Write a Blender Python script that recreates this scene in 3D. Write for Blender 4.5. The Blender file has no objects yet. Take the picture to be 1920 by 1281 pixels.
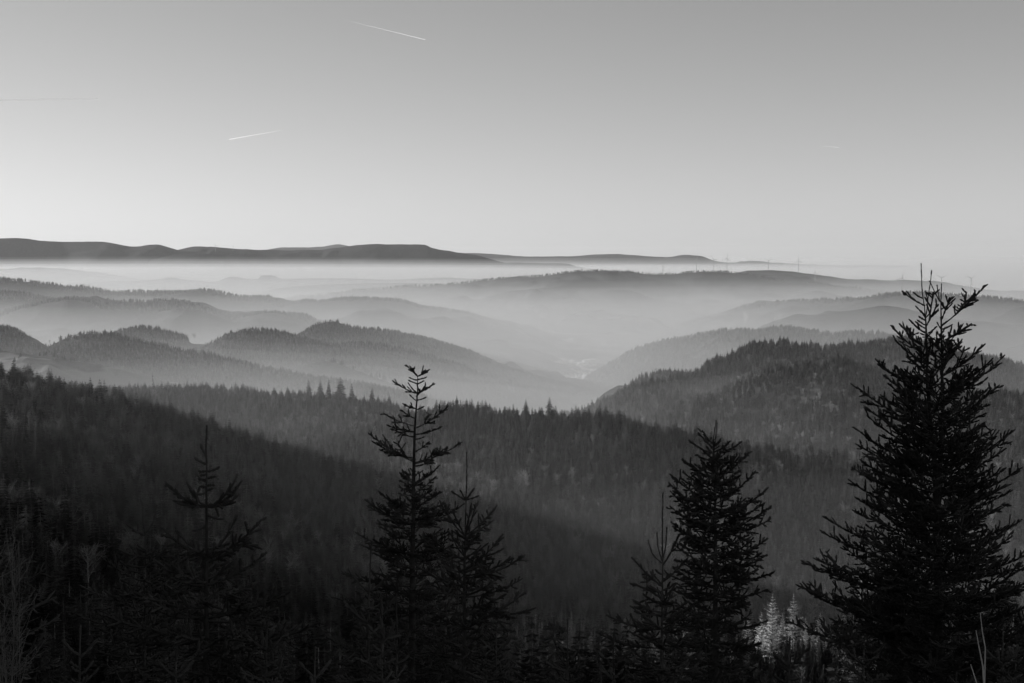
import bpy, math, random
import numpy as np
from mathutils import Vector

random.seed(7)
R = np.random.default_rng(11)
scene = bpy.context.scene
col = scene.collection

# ------------------------------------------------------------------ camera, sky, sun, exposure
F = 2667.0                       # focal length in photo pixels
CX, CY = 960.0, 640.5
HORIZON = 480.0
PITCH = math.atan((CY - HORIZON) / F)
CAM_Z = 900.0
SUN_AZ = math.radians(-72.0)     # left of the view direction
SUN_EL = math.radians(13.0)

cam_d = bpy.data.cameras.new('camera')
cam_d.sensor_width = 36.0
cam_d.lens = F / 1920.0 * 36.0
cam_d.clip_start = 0.2
cam_d.clip_end = 400000.0
cam = bpy.data.objects.new('camera', cam_d)
cam.location = (0, 0, CAM_Z)
cam.rotation_euler = (math.pi / 2 - PITCH, 0, 0)
col.objects.link(cam)
scene.camera = cam

world = bpy.data.worlds.new('World')
scene.world = world
world.use_nodes = True
wn, wl = world.node_tree.nodes, world.node_tree.links
wn.clear()
w_out = wn.new('ShaderNodeOutputWorld')
w_bg = wn.new('ShaderNodeBackground')
w_sky = wn.new('ShaderNodeTexSky')
w_sky.sky_type = 'NISHITA'
w_sky.sun_disc = False
w_sky.sun_elevation = SUN_EL
w_sky.sun_rotation = SUN_AZ % (2 * math.pi)
w_sky.altitude = 900
w_sky.air_density = 1.0
w_sky.dust_density = 0.22
w_sky.ozone_density = 1.0
w_tc = wn.new('ShaderNodeTexCoord')
w_sep = wn.new('ShaderNodeSeparateXYZ')
w_max = wn.new('ShaderNodeMath'); w_max.operation = 'MAXIMUM'; w_max.inputs[1].default_value = 0.004
w_com = wn.new('ShaderNodeCombineXYZ')
wl.new(w_tc.outputs['Generated'], w_sep.inputs[0])
wl.new(w_sep.outputs['X'], w_com.inputs['X'])
wl.new(w_sep.outputs['Y'], w_com.inputs['Y'])
wl.new(w_sep.outputs['Z'], w_max.inputs[0])
wl.new(w_max.outputs[0], w_com.inputs['Z'])
wl.new(w_com.outputs[0], w_sky.inputs['Vector'])
w_rgb = wn.new('ShaderNodeRGBToBW')      # black and white film
wl.new(w_sky.outputs['Color'], w_rgb.inputs[0])
wl.new(w_rgb.outputs[0], w_bg.inputs['Color'])
w_bg.inputs['Strength'].default_value = 0.083
wl.new(w_bg.outputs[0], w_out.inputs['Surface'])

sun_d = bpy.data.lights.new('sun', 'SUN')
sun_d.energy = 4.7
sun_d.angle = math.radians(0.5)
sun = bpy.data.objects.new('sun', sun_d)
sdir = Vector((math.sin(SUN_AZ) * math.cos(SUN_EL), math.cos(SUN_AZ) * math.cos(SUN_EL), math.sin(SUN_EL)))
sun.rotation_euler = sdir.to_track_quat('Z', 'Y').to_euler()
sun.location = (-300, 200, 1300)
col.objects.link(sun)

vs = scene.view_settings
vs.view_transform = 'Standard'
vs.look = 'None'
vs.gamma = 1.0
vs.use_curve_mapping = False
vs.exposure = 0.4
scene.cycles.volume_bounces = 0
scene.cycles.max_bounces = 4
scene.cycles.diffuse_bounces = 2
scene.cycles.transparent_max_bounces = 64


# ------------------------------------------------------------------ helpers
def unproject(px, py, D):
    """photo pixel at distance D along +Y -> world point"""
    dx = (np.asarray(px, float) - CX) / F
    dy = -(np.asarray(py, float) - CY) / F
    c, s = math.cos(PITCH), math.sin(PITCH)
    y = c + dy * s
    z = -s + dy * c
    k = np.asarray(D, float) / y
    return dx * k, y * k, CAM_Z + z * k


def U(px, py, D):
    x, y, z = unproject(px, py, D)
    return Vector((float(x), float(y), float(z)))


def project(x, y, z):
    c, s = math.cos(PITCH), math.sin(PITCH)
    dz = z - CAM_Z
    fwd = y * c - dz * s
    up = y * s + dz * c
    return CX + F * x / fwd, CY - F * up / fwd, fwd


def vnoise(x, y, seed=0):
    x = np.asarray(x, float); y = np.asarray(y, float)
    xi = np.floor(x).astype(np.int64); yi = np.floor(y).astype(np.int64)
    fx = x - xi; fy = y - yi
    fx = fx * fx * fx * (fx * (fx * 6 - 15) + 10); fy = fy * fy * fy * (fy * (fy * 6 - 15) + 10)

    def h(a, b):
        n = (a * 374761393 + b * 668265263 + seed * 1442695041) & 0xFFFFFFFF
        n = ((n ^ (n >> 13)) * 1274126177) & 0xFFFFFFFF
        n = n ^ (n >> 16)
        return (n & 0xFFFF) / 32767.5 - 1.0
    a = h(xi, yi); b = h(xi + 1, yi); c = h(xi, yi + 1); d = h(xi + 1, yi + 1)
    return (a * (1 - fx) + b * fx) * (1 - fy) + (c * (1 - fx) + d * fx) * fy


def fbm(x, y, octv=4, seed=0):
    s = 0.0; a = 0.5; f = 1.0
    for i in range(octv):
        s = s + a * vnoise(x * f + 17.3 * i, y * f - 9.1 * i, seed + i)
        a *= 0.5; f *= 2.03
    return s


def smooth_interp(xq, xs, ys):
    """monotone-ish cubic (pchip) interpolation"""
    xs = np.asarray(xs, float); ys = np.asarray(ys, float)
    h = np.diff(xs); d = np.diff(ys) / h
    m = np.zeros_like(xs)
    for i in range(1, len(xs) - 1):
        if d[i - 1] * d[i] > 0:
            w1 = 2 * h[i] + h[i - 1]; w2 = h[i] + 2 * h[i - 1]
            m[i] = (w1 + w2) / (w1 / d[i - 1] + w2 / d[i])
    m[0] = d[0]; m[-1] = d[-1]
    i = np.clip(np.searchsorted(xs, xq) - 1, 0, len(xs) - 2)
    t = (xq - xs[i]) / h[i]
    t2 = t * t; t3 = t2 * t
    return ((2 * t3 - 3 * t2 + 1) * ys[i] + (t3 - 2 * t2 + t) * h[i] * m[i]
            + (-2 * t3 + 3 * t2) * ys[i + 1] + (t3 - t2) * h[i] * m[i + 1])


def mesh_np(name, V, faces_tri=None, faces_quad=None, smooth=False):
    me = bpy.data.meshes.new(name)
    V = np.asarray(V, np.float32)
    me.vertices.add(len(V))
    me.vertices.foreach_set('co', V.ravel())
    loops = []; starts = []; totals = []; n = 0
    if faces_tri is not None and len(faces_tri):
        ft = np.asarray(faces_tri, np.int32); loops.append(ft.ravel())
        starts.append(n + 3 * np.arange(len(ft))); totals.append(np.full(len(ft), 3)); n += ft.size
    if faces_quad is not None and len(faces_quad):
        fq = np.asarray(faces_quad, np.int32); loops.append(fq.ravel())
        starts.append(n + 4 * np.arange(len(fq))); totals.append(np.full(len(fq), 4)); n += fq.size
    if n:
        me.loops.add(n)
        me.loops.foreach_set('vertex_index', np.concatenate(loops).astype(np.int32))
        st = np.concatenate(starts).astype(np.int32)
        me.polygons.add(len(st))
        me.polygons.foreach_set('loop_start', st)
        me.polygons.foreach_set('loop_total', np.concatenate(totals).astype(np.int32))
        if smooth:
            me.polygons.foreach_set('use_smooth', np.ones(len(st), bool))
    me.update(calc_edges=True)
    return me


def link(name, me, mat=None, parent=None, loc=None):
    o = bpy.data.objects.new(name, me)
    col.objects.link(o)
    if mat is not None and len(me.materials) == 0:
        me.materials.append(mat)
    if parent is not None:
        o.parent = parent
    if loc is not None:
        o.location = loc
    return o


def empty(name, loc, label=None, cat=None, group=None):
    o = bpy.data.objects.new(name, None)
    o.location = loc
    o.empty_display_size = 0.5
    col.objects.link(o)
    tag(o, label, cat, group)
    return o


def tag(o, label=None, cat=None, group=None, kind=None):
    if label: o['label'] = label
    if cat: o['category'] = cat
    if group: o['group'] = group
    if kind: o['kind'] = kind
    return o


class MB:
    """collects boxes, tubes and raw triangles for one mesh"""
    def __init__(self):
        self.v = []; self.t = []; self.q = []; self.n = 0

    def add(self, V, T=None, Q=None):
        V = np.asarray(V, float).reshape(-1, 3)
        if T is not None and len(T): self.t.append(np.asarray(T, int) + self.n)
        if Q is not None and len(Q): self.q.append(np.asarray(Q, int) + self.n)
        self.v.append(V); self.n += len(V)

    def tube(self, pts, radii, sides=6, cap=True):
        P = np.asarray(pts, float); n = len(P)
        radii = np.broadcast_to(np.asarray(radii, float), (n,))
        T = np.gradient(P, axis=0)
        T /= np.linalg.norm(T, axis=1, keepdims=True) + 1e-12
        ref = np.array([0.0, 0.0, 1.0]) if abs(T[0, 2]) < 0.85 else np.array([1.0, 0.0, 0.0])
        A = np.cross(T, ref); A /= np.linalg.norm(A, axis=1, keepdims=True) + 1e-12
        B = np.cross(T, A)
        ang = np.arange(sides) * 2 * math.pi / sides
        ring = (A[:, None, :] * np.cos(ang)[None, :, None] + B[:, None, :] * np.sin(ang)[None, :, None])
        V = P[:, None, :] + ring * radii[:, None, None]
        i = np.arange(n - 1)[:, None]; j = np.arange(sides)[None, :]; j2 = (j + 1) % sides
        Q = np.stack([i * sides + j, i * sides + j2, (i + 1) * sides + j2, (i + 1) * sides + j], -1).reshape(-1, 4)
        V = V.reshape(-1, 3)
        Tr = None
        if cap:
            V = np.vstack([V, P[-1] + T[-1] * radii[-1] * 0.6])
            k = n * sides
            Tr = [((n - 1) * sides + a, (n - 1) * sides + (a + 1) % sides, k) for a in range(sides)]
        self.add(V, Tr, Q)

    def box(self, c, s):
        c = np.asarray(c, float); s = np.asarray(s, float) / 2
        V = np.array([[x, y, z] for x in (-1, 1) for y in (-1, 1) for z in (-1, 1)], float) * s + c
        Q = [(0, 1, 3, 2), (4, 6, 7, 5), (0, 4, 5, 1), (2, 3, 7, 6), (0, 2, 6, 4), (1, 5, 7, 3)]
        self.add(V, None, Q)

    def mesh(self, name, smooth=False):
        return mesh_np(name, np.vstack(self.v) if self.v else np.zeros((0, 3)),
                       np.vstack(self.t) if self.t else None, np.vstack(self.q) if self.q else None, smooth)


# ------------------------------------------------------------------ materials (neutral greys: the photograph is black and white)
def new_mat(name):
    m = bpy.data.materials.new(name)
    m.use_nodes = True
    nt = m.node_tree
    b = nt.nodes['Principled BSDF']
    return m, nt, b


def grey_mat(name, lo, hi, scale=5.0, rough=0.85, spec=0.15, detail=4.0, coord='Object', rnd=0.0, translucent=0.0):
    m, nt, b = new_mat(name)
    tc = nt.nodes.new('ShaderNodeTexCoord')
    nz = nt.nodes.new('ShaderNodeTexNoise')
    nz.inputs['Scale'].default_value = scale
    nz.inputs['Detail'].default_value = detail
    nt.links.new(tc.outputs[coord], nz.inputs['Vector'])
    mr = nt.nodes.new('ShaderNodeMapRange')
    mr.inputs['From Min'].default_value = 0.3
    mr.inputs['From Max'].default_value = 0.7
    mr.inputs['To Min'].default_value = lo
    mr.inputs['To Max'].default_value = hi
    nt.links.new(nz.outputs['Fac'], mr.inputs['Value'])
    out = mr.outputs[0]
    if rnd > 0:
        oi = nt.nodes.new('ShaderNodeObjectInfo')
        m2 = nt.nodes.new('ShaderNodeMapRange')
        m2.inputs['To Min'].default_value = 1.0 - rnd
        m2.inputs['To Max'].default_value = 1.0 + rnd
        nt.links.new(oi.outputs['Random'], m2.inputs['Value'])
        mu = nt.nodes.new('ShaderNodeMath'); mu.operation = 'MULTIPLY'
        nt.links.new(out, mu.inputs[0]); nt.links.new(m2.outputs[0], mu.inputs[1])
        out = mu.outputs[0]
    nt.links.new(out, b.inputs['Base Color'])
    b.inputs['Roughness'].default_value = rough
    b.inputs['Specular IOR Level'].default_value = spec
    if translucent > 0:
        tr = nt.nodes.new('ShaderNodeBsdfTranslucent')
        mx = nt.nodes.new('ShaderNodeMixShader')
        mx.inputs[0].default_value = translucent
        nt.links.new(out, tr.inputs['Color'])
        nt.links.new(b.outputs[0], mx.inputs[1]); nt.links.new(tr.outputs[0], mx.inputs[2])
        nt.links.new(mx.outputs[0], nt.nodes['Material Output'].inputs['Surface'])
    return m


M = {
    'needles': grey_mat('needles', 0.045, 0.085, 3.0, rnd=0.3, translucent=0.15),
    'bark': grey_mat('bark', 0.035, 0.08, 9.0, rnd=0.2),
    'twig': grey_mat('pale_twig', 0.10, 0.20, 6.0),
    'crown': grey_mat('forest_crown', 0.065, 0.135, 4.0, rnd=0.75, translucent=0.32),
    'wood': grey_mat('forest_trunk', 0.10, 0.22, 4.0, rnd=0.4),
    'bare': grey_mat('bare_crown', 0.13, 0.25, 4.0, rnd=0.5),
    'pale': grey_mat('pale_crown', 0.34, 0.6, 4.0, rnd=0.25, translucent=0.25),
    'floor': grey_mat('forest_floor', 0.025, 0.05, 0.05),
    'white': grey_mat('white_paint', 0.74, 0.82, 2.0, rough=0.5),
    'steel': grey_mat('galvanised_steel', 0.08, 0.14, 2.0, rough=0.6),
    'wall': grey_mat('rendered_wall', 0.65, 0.85, 0.3, rnd=0.15),
    'turbine': grey_mat('turbine_backlit_grey', 0.38, 0.45, 2.0, rough=0.6),  # white turbines, greyed to put their backlit shade into the colour
    'stalk': grey_mat('dry_stalk', 0.4, 0.6, 6.0),
}


def hill_mat(name, lo=0.035, hi=0.06, field=0.0, field_scale=0.0012, thr=0.58):
    """wooded hillside: fine canopy mottling, with paler meadows where a broad noise passes a threshold"""
    m, nt, b = new_mat(name)
    N, L = nt.nodes, nt.links
    geo = N.new('ShaderNodeNewGeometry')
    n1 = N.new('ShaderNodeTexNoise'); n1.inputs['Scale'].default_value = 0.045; n1.inputs['Detail'].default_value = 5
    n2 = N.new('ShaderNodeTexNoise'); n2.inputs['Scale'].default_value = field_scale; n2.inputs['Detail'].default_value = 2.5
    L.new(geo.outputs['Position'], n1.inputs['Vector']); L.new(geo.outputs['Position'], n2.inputs['Vector'])
    a = N.new('ShaderNodeMapRange'); a.inputs['From Min'].default_value = 0.32; a.inputs['From Max'].default_value = 0.68
    a.inputs['To Min'].default_value = lo; a.inputs['To Max'].default_value = hi
    L.new(n1.outputs['Fac'], a.inputs['Value'])
    out = a.outputs[0]
    if field > 0:
        k = N.new('ShaderNodeMapRange'); k.inputs['From Min'].default_value = thr; k.inputs['From Max'].default_value = thr + 0.03
        L.new(n2.outputs['Fac'], k.inputs['Value'])
        mx = N.new('ShaderNodeMix'); mx.data_type = 'FLOAT'
        L.new(k.outputs[0], mx.inputs['Factor']); L.new(out, mx.inputs['A']); mx.inputs['B'].default_value = field
        out = mx.outputs['Result']
    L.new(out, b.inputs['Base Color'])
    b.inputs['Roughness'].default_value = 0.95
    b.inputs['Specular IOR Level'].default_value = 0.05
    bp = N.new('ShaderNodeBump'); bp.inputs['Strength'].default_value = 0.6; bp.inputs['Distance'].default_value = 12.0
    L.new(n1.outputs['Fac'], bp.inputs['Height']); L.new(bp.outputs[0], b.inputs['Normal'])
    return m


M['wooded'] = hill_mat('wooded_hill')
M['mixed'] = hill_mat('hill_with_meadows', field=0.13, thr=0.60)
M['meadow'] = hill_mat('meadow_hill', 0.05, 0.09, field=0.20, field_scale=0.004, thr=0.44)


def ground_mat():
    m, nt, b = new_mat('valley_fields')
    N, L = nt.nodes, nt.links
    geo = N.new('ShaderNodeNewGeometry')
    vo = N.new('ShaderNodeTexVoronoi'); vo.inputs['Scale'].default_value = 0.006
    nz = N.new('ShaderNodeTexNoise'); nz.inputs['Scale'].default_value = 0.0016; nz.inputs['Detail'].default_value = 6
    L.new(geo.outputs['Position'], vo.inputs['Vector']); L.new(geo.outputs['Position'], nz.inputs['Vector'])
    sp = N.new('ShaderNodeSeparateColor'); L.new(vo.outputs['Color'], sp.inputs[0])
    a = N.new('ShaderNodeMapRange'); a.inputs['To Min'].default_value = 0.10; a.inputs['To Max'].default_value = 0.30
    L.new(sp.outputs[0], a.inputs['Value'])
    k = N.new('ShaderNodeMapRange'); k.inputs['From Min'].default_value = 0.50; k.inputs['From Max'].default_value = 0.56
    L.new(nz.outputs['Fac'], k.inputs['Value'])
    mx = N.new('ShaderNodeMix'); mx.data_type = 'FLOAT'
    L.new(k.outputs[0], mx.inputs['Factor']); L.new(a.outputs[0], mx.inputs['A']); mx.inputs['B'].default_value = 0.05
    L.new(mx.outputs['Result'], b.inputs['Base Color'])
    b.inputs['Roughness'].default_value = 0.95
    return m


M['ground'] = ground_mat()


def volume_mat(name, density, g=0.2):
    m = bpy.data.materials.new(name)
    m.use_nodes = True
    nt = m.node_tree
    nt.nodes.clear()
    out = nt.nodes.new('ShaderNodeOutputMaterial')
    v = nt.nodes.new('ShaderNodeVolumePrincipled')
    v.inputs['Color'].default_value = (0.97, 0.97, 0.97, 1)
    v.inputs['Density'].default_value = density
    v.inputs['Anisotropy'].default_value = g
    try:
        v.inputs['Density Attribute'].default_value = ''
        v.inputs['Temperature Attribute'].default_value = ''
    except Exception:
        pass
    nt.links.new(v.outputs[0], out.inputs['Volume'])
    try:
        m.cycles.homogeneous_volume = True
    except Exception:
        pass
    return m


# ------------------------------------------------------------------ the setting: ground, hills, mountains
FLOOR = 300.0


def build_ground():
    e = 98000.0
    xs = np.concatenate([[-e, -50000, -25000], np.linspace(-12000, 12000, 81), [25000, 50000, e]])
    ys = np.concatenate([[-4000, 0], np.linspace(2000, 26000, 81), [35000, 50000, 70000, e]])
    X, Y = np.meshgrid(xs, ys)
    Z = FLOOR + 10 * fbm(X / 900, Y / 900, 3, 5)
    nx, ny = len(xs), len(ys)
    i, j = np.meshgrid(np.arange(nx - 1), np.arange(ny - 1))
    a = (j * nx + i).ravel()
    Q = np.stack([a, a + 1, a + 1 + nx, a + nx], 1)
    me = mesh_np('ground', np.stack([X, Y, Z], -1).reshape(-1, 3), None, Q, True)
    tag(link('ground', me, M['ground']), 'hazy flat valley floor with fields far below', kind='structure')


build_ground()
HILLS = {}


def hill(key, name, label, crest, W, Wb, base=FLOOR - 25, tree=0.0, mat='wooded', rough=1.0, seed=1, nx=220, spur=0.5):
    px, py, D = (np.array(c, float) for c in zip(*crest))
    x, y, z = unproject(px, py, D)
    z = z - tree
    xs = np.linspace(x[0], x[-1], nx)
    yc = smooth_interp(xs, x, y); zc = smooth_interp(xs, x, z)
    Dm = float(np.mean(D))
    zc = zc + rough * Dm / F * 2.2 * fbm(xs / (Dm * 0.012), xs * 0 + seed, 4, seed)
    tf = np.concatenate([-np.linspace(1, 0, 13)[:-1] ** 1.3, np.linspace(0, 1, 44) ** 1.25])
    S, T = np.meshgrid(np.arange(nx), tf)
    XX = xs[S]; YC = yc[S]; ZC = zc[S]
    wmod = 1.0 + spur * 1.8 * fbm(XX / (W * 0.75), T * 0.35 + seed * 3.3, 3, seed + 40)
    u = np.abs(T)
    h = ZC - base
    p = 1 - np.clip(u / np.where(T > 0, np.clip(wmod, 0.45, 2.0), 1.0), 0, 1.6) ** 1.15
    prof = np.where(p > 0, p, p * 0.3)
    env = np.clip(u * 6, 0, 1)
    OFF = np.where(T > 0, -T * W, -T * Wb)
    XO = XX + W * 0.10 * fbm(T * 2.1 + seed, XX / W, 2, seed + 9) * env
    ZZ = base + h * prof + env * rough * W * 0.06 * fbm(XX / (W * 0.22), (YC + OFF) / (W * 0.22), 4, seed + 20)
    V = np.stack([XO, YC + OFF, ZZ], -1)
    ny = len(tf)
    i, j = np.meshgrid(np.arange(nx - 1), np.arange(ny - 1))
    a = (j * nx + i).ravel()
    Q = np.stack([a, a + nx, a + nx + 1, a + 1], 1)
    me = mesh_np(name, V.reshape(-1, 3), None, Q, True)
    o = tag(link(name, me, M[mat]), label, kind='structure')
    HILLS[key] = (V, tf, W, Wb)
    return o


def C(pts, D0, D1=None):
    D1 = D0 if D1 is None else D1
    x0, x1 = pts[0][0], pts[-1][0]
    return [(a, b, D0 + (D1 - D0) * (a - x0) / (x1 - x0)) for a, b in pts]


# far mountains
hill('m5', 'mountain', 'pale distant ridge low on the right of the horizon',
     C([(780, 480), (860, 474), (930, 477), (1000, 481), (1060, 481), (1110, 478), (1155, 476), (1200, 479), (1250, 482), (1285, 478), (1310, 480), (1345, 490), (1370, 492), (1410, 489), (1460, 493), (1540, 496), (1600, 498), (1680, 498), (1720, 500), (1760, 504), (1850, 516)], 36000), 2600, 4000, seed=3, rough=0.6)
hill('m3', 'mountain', 'flat-topped faint mountain behind the dark middle range',
     C([(440, 478), (500, 468), (530, 464), (600, 463), (635, 458), (655, 462), (700, 472), (800, 482)], 40000), 2000, 3000, seed=4, rough=0.5)
hill('m2', 'mountain', 'dark middle range with a broad flat summit on the horizon',
     C([(230, 485), (335, 468), (372, 462), (440, 466), (520, 469), (600, 469), (620, 466), (680, 459), (740, 458), (795, 459), (812, 466), (850, 472), (900, 480), (930, 489), (1000, 502), (1080, 515)], 21000), 1500, 3000, seed=5, rough=0.6)
hill('m1', 'mountain', 'long dark mountain range at the left of the horizon',
     C([(-500, 462), (-300, 455), (-100, 450), (30, 447), (95, 453), (185, 453), (250, 462), (295, 459), (335, 469), (420, 478), (520, 486), (640, 500)], 20500), 1500, 3000, seed=6, rough=0.6)
hill('m4', 'mountain', 'low dark foothill before the middle range',
     C([(250, 496), (350, 476), (460, 475), (530, 487), (610, 484), (660, 492), (720, 502), (800, 515)], 19800), 900, 2000, seed=7, rough=0.6)
hill('m6', 'mountain', 'low foothill under the distant right ridge',
     C([(860, 502), (930, 493), (1000, 493), (1060, 494), (1090, 502), (1200, 515)], 20300), 900, 2000, seed=8, rough=0.6)
# hills in the fog basin
hill('f1', 'hill', 'faint hill dissolving in the bright fog at the left',
     C([(-300, 495), (0, 504), (80, 502), (180, 510), (250, 521), (330, 532), (420, 545)], 17200), 1000, 1500, seed=9)
hill('f2', 'hill', 'faint rolling hills with small knolls below the bright fog',
     C([(100, 540), (140, 531), (230, 527), (290, 525), (322, 521), (350, 525), (400, 528), (435, 519), (470, 524), (484, 524), (490, 517), (510, 516), (530, 523), (640, 522), (740, 524), (850, 521), (930, 528), (1000, 540)], 16000), 1100, 1500, seed=10, rough=0.6, nx=320)
hill('f3', 'hill', 'pale low hill in front of the knolls',
     C([(460, 556), (530, 540), (600, 534), (700, 531), (800, 531), (880, 536), (950, 548)], 15000), 1000, 1200, seed=11, rough=0.6)
# right middle distance
hill('r1', 'hill', 'farther ridge of the wind turbines at the right',
     C([(1300, 530), (1380, 512), (1410, 507), (1480, 509), (1530, 515), (1600, 523), (1640, 525), (1700, 526), (1745, 527), (1800, 535), (1850, 543), (1920, 548), (2100, 556), (2300, 570)], 14200), 3000, 2500, mat='mixed', seed=12)
hill('r2', 'hill', 'broad grey mountain across the middle of the view',
     C([(430, 585), (550, 556), (640, 546), (690, 540), (760, 536), (830, 532), (900, 526), (935, 520), (1000, 516), (1060, 510), (1105, 506), (1180, 506), (1205, 510), (1250, 512), (1300, 508), (1345, 507), (1390, 511), (1450, 520), (1550, 532), (1650, 545), (1800, 570)], 13000), 2300, 1800, tree=15, mat='mixed', seed=13, nx=360)
hill('r2c', 'hill', 'low spur under the broad grey mountain',
     C([(860, 575), (960, 546), (1035, 541), (1080, 550), (1180, 580)], 11800), 1300, 1200, seed=14)
hill('r3', 'hill', 'grey rounded ridge behind the big fir at the right',
     C([(1210, 648), (1240, 628), (1280, 605), (1350, 586), (1400, 572), (1460, 563), (1530, 561), (1600, 556), (1670, 548), (1720, 547), (1800, 551), (1850, 554), (1920, 561), (2100, 575), (2300, 590)], 10300, 6800), 2600, 2000, tree=15, mat='mixed', seed=15, nx=300)
hill('r3b', 'hill', 'pale spur below the grey rounded ridge at the right',
     C([(1240, 715), (1340, 672), (1430, 630), (1480, 608), (1540, 586), (1600, 578), (1655, 570), (1690, 573), (1760, 590), (1850, 600), (2000, 612), (2200, 640)], 7500), 1700, 1400, tree=12, seed=16)
# left middle distance
hill('l3', 'hill', 'uppermost wooded ridge at the left edge',
     C([(-500, 508), (-300, 514), (0, 521), (60, 525), (120, 533), (170, 546), (260, 570), (400, 640), (520, 710)], 9500), 1600, 1500, tree=15, seed=17)
hill('l4', 'hill', 'long wooded ridge running from the left down to the valley',
     C([(-60, 575), (60, 543), (140, 535), (200, 542), (260, 544), (330, 545), (380, 542), (430, 550), (500, 553), (530, 562), (600, 562), (660, 559), (730, 560), (790, 572), (860, 582), (910, 594), (960, 612), (1010, 638), (1050, 660)], 9700, 9500), 2400, 1800, tree=15, seed=18, nx=400)
hill('l4b', 'hill', 'wooded shoulder at the left edge under the uppermost ridge',
     C([(-500, 540), (-200, 540), (0, 542), (50, 547), (110, 560), (200, 590), (330, 640), (440, 705)], 8200), 1500, 1400, tree=15, seed=19)
hill('l5', 'hill', 'lower wooded ridge in haze at the left',
     C([(-300, 610), (-60, 600), (30, 576), (90, 561), (130, 556), (200, 560), (260, 561), (320, 557), (350, 562), (400, 580), (440, 587), (520, 586), (560, 587), (600, 602), (660, 630), (760, 680), (840, 725)], 7600), 1900, 1500, tree=15, seed=20, nx=320)
hill('l7', 'hill', 'pointed wooded hill sloping right into the valley',
     C([(500, 655), (560, 620), (600, 595), (625, 592), (660, 603), (720, 612), (800, 628), (860, 645), (900, 658), (950, 680), (1000, 697), (1060, 713), (1110, 727), (1170, 765)], 4700, 6300), 1300, 1100, tree=20, seed=21, nx=300)
hill('l6b', 'hill', 'small wooded knoll with a lone tree at its end',
     C([(160, 645), (200, 628), (230, 612), (262, 607), (300, 613), (345, 624), (362, 635), (400, 637), (450, 645)], 4500), 900, 800, tree=14, seed=22)
hill('l6c', 'hill', 'wooded hill in the centre left sloping to the valley',
     C([(340, 665), (380, 642), (410, 625), (430, 614), (490, 608), (530, 614), (560, 620), (620, 634), (700, 637), (760, 645), (830, 665), (900, 690), (960, 712), (1020, 735), (1100, 765)], 4150, 4700), 1200, 900, tree=20, seed=23, nx=300)
hill('l6', 'hill', 'dark wooded spur falling from the left edge to the right',
     C([(-500, 590), (-200, 598), (0, 603), (25, 618), (45, 632), (75, 640), (100, 632), (130, 618), (170, 612), (210, 614), (240, 622), (300, 632), (350, 645), (420, 660), (480, 675), (560, 690), (640, 700), (700, 712), (800, 735)], 3900, 3500), 1300, 900, tree=20, seed=24, nx=300)
hill('meadow', 'hill', 'sunlit meadow slope at the left with hedges',
     C([(-400, 640), (-100, 652), (0, 658), (60, 666), (130, 676), (200, 688), (280, 708), (360, 730), (460, 755)], 3350, 3200), 700, 700, base=420, mat='meadow', seed=25, nx=240)
hill('l8', 'hill', 'faint low spur with scattered trees in the haze',
     C([(440, 730), (500, 705), (540, 690), (580, 676), (610, 670), (650, 682), (690, 696), (740, 715), (820, 745)], 3900), 500, 600, tree=10, seed=26, mat='mixed')
# right wooded hills
hill('r4', 'hill', 'wooded hill rising from the valley behind the dark hill',
     C([(1085, 720), (1110, 700), (1140, 680), (1190, 651), (1240, 636), (1300, 623), (1370, 612), (1400, 614), (1480, 610), (1510, 614), (1560, 621), (1620, 617), (1680, 626), (1760, 640), (1800, 655), (1860, 678), (1920, 697), (2100, 740)], 6600, 4900), 1300, 1100, tree=20, seed=27, nx=300)
hill('r5', 'hill', 'dark wooded hill at the right below the turbines',
     C([(1040, 800), (1080, 778), (1130, 752), (1200, 722), (1300, 690), (1350, 670), (1420, 634), (1460, 635), (1500, 640), (1560, 645), (1600, 640), (1660, 629), (1700, 629), (1740, 640), (1800, 660), (1870, 668), (1920, 690), (2100, 730), (2300, 760)], 2650, 4300), 1300, 900, base=480, tree=18, seed=28, nx=300, spur=0.2)
hill('r5b', 'hill', 'nearer shoulder of the dark wooded hill',
     C([(1180, 805), (1250, 768), (1350, 728), (1430, 692), (1500, 672), (1560, 668), (1600, 678), (1680, 692), (1760, 715), (1850, 738), (2000, 765), (2200, 800)], 2300, 2500), 800, 700, base=540, tree=18, seed=29, nx=260, spur=0.15)
hill('r5c', 'hill', 'dark wooded shoulder at the right edge',
     C([(1640, 790), (1720, 752), (1800, 730), (1860, 722), (1920, 730), (2100, 735), (2300, 750)], 2050), 600, 600, base=560, tree=16, seed=30, nx=200, spur=0.15)

hill('knoll', 'hill', 'low wooded rise just behind the ridge crest',
     C([(180, 790), (250, 745), (300, 731), (345, 731), (400, 745), (480, 790)], 3000), 300, 300, base=560, tree=14, seed=31, nx=60)
hill('bench', 'hill', 'gently sloping clearing with rows of young trees',
     C([(1100, 880), (1180, 856), (1300, 842), (1450, 838), (1600, 842), (1750, 850), (1950, 865)], 1980), 380, 300, base=570, tree=8, mat='mixed', seed=32, nx=120, spur=0.1)

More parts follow.
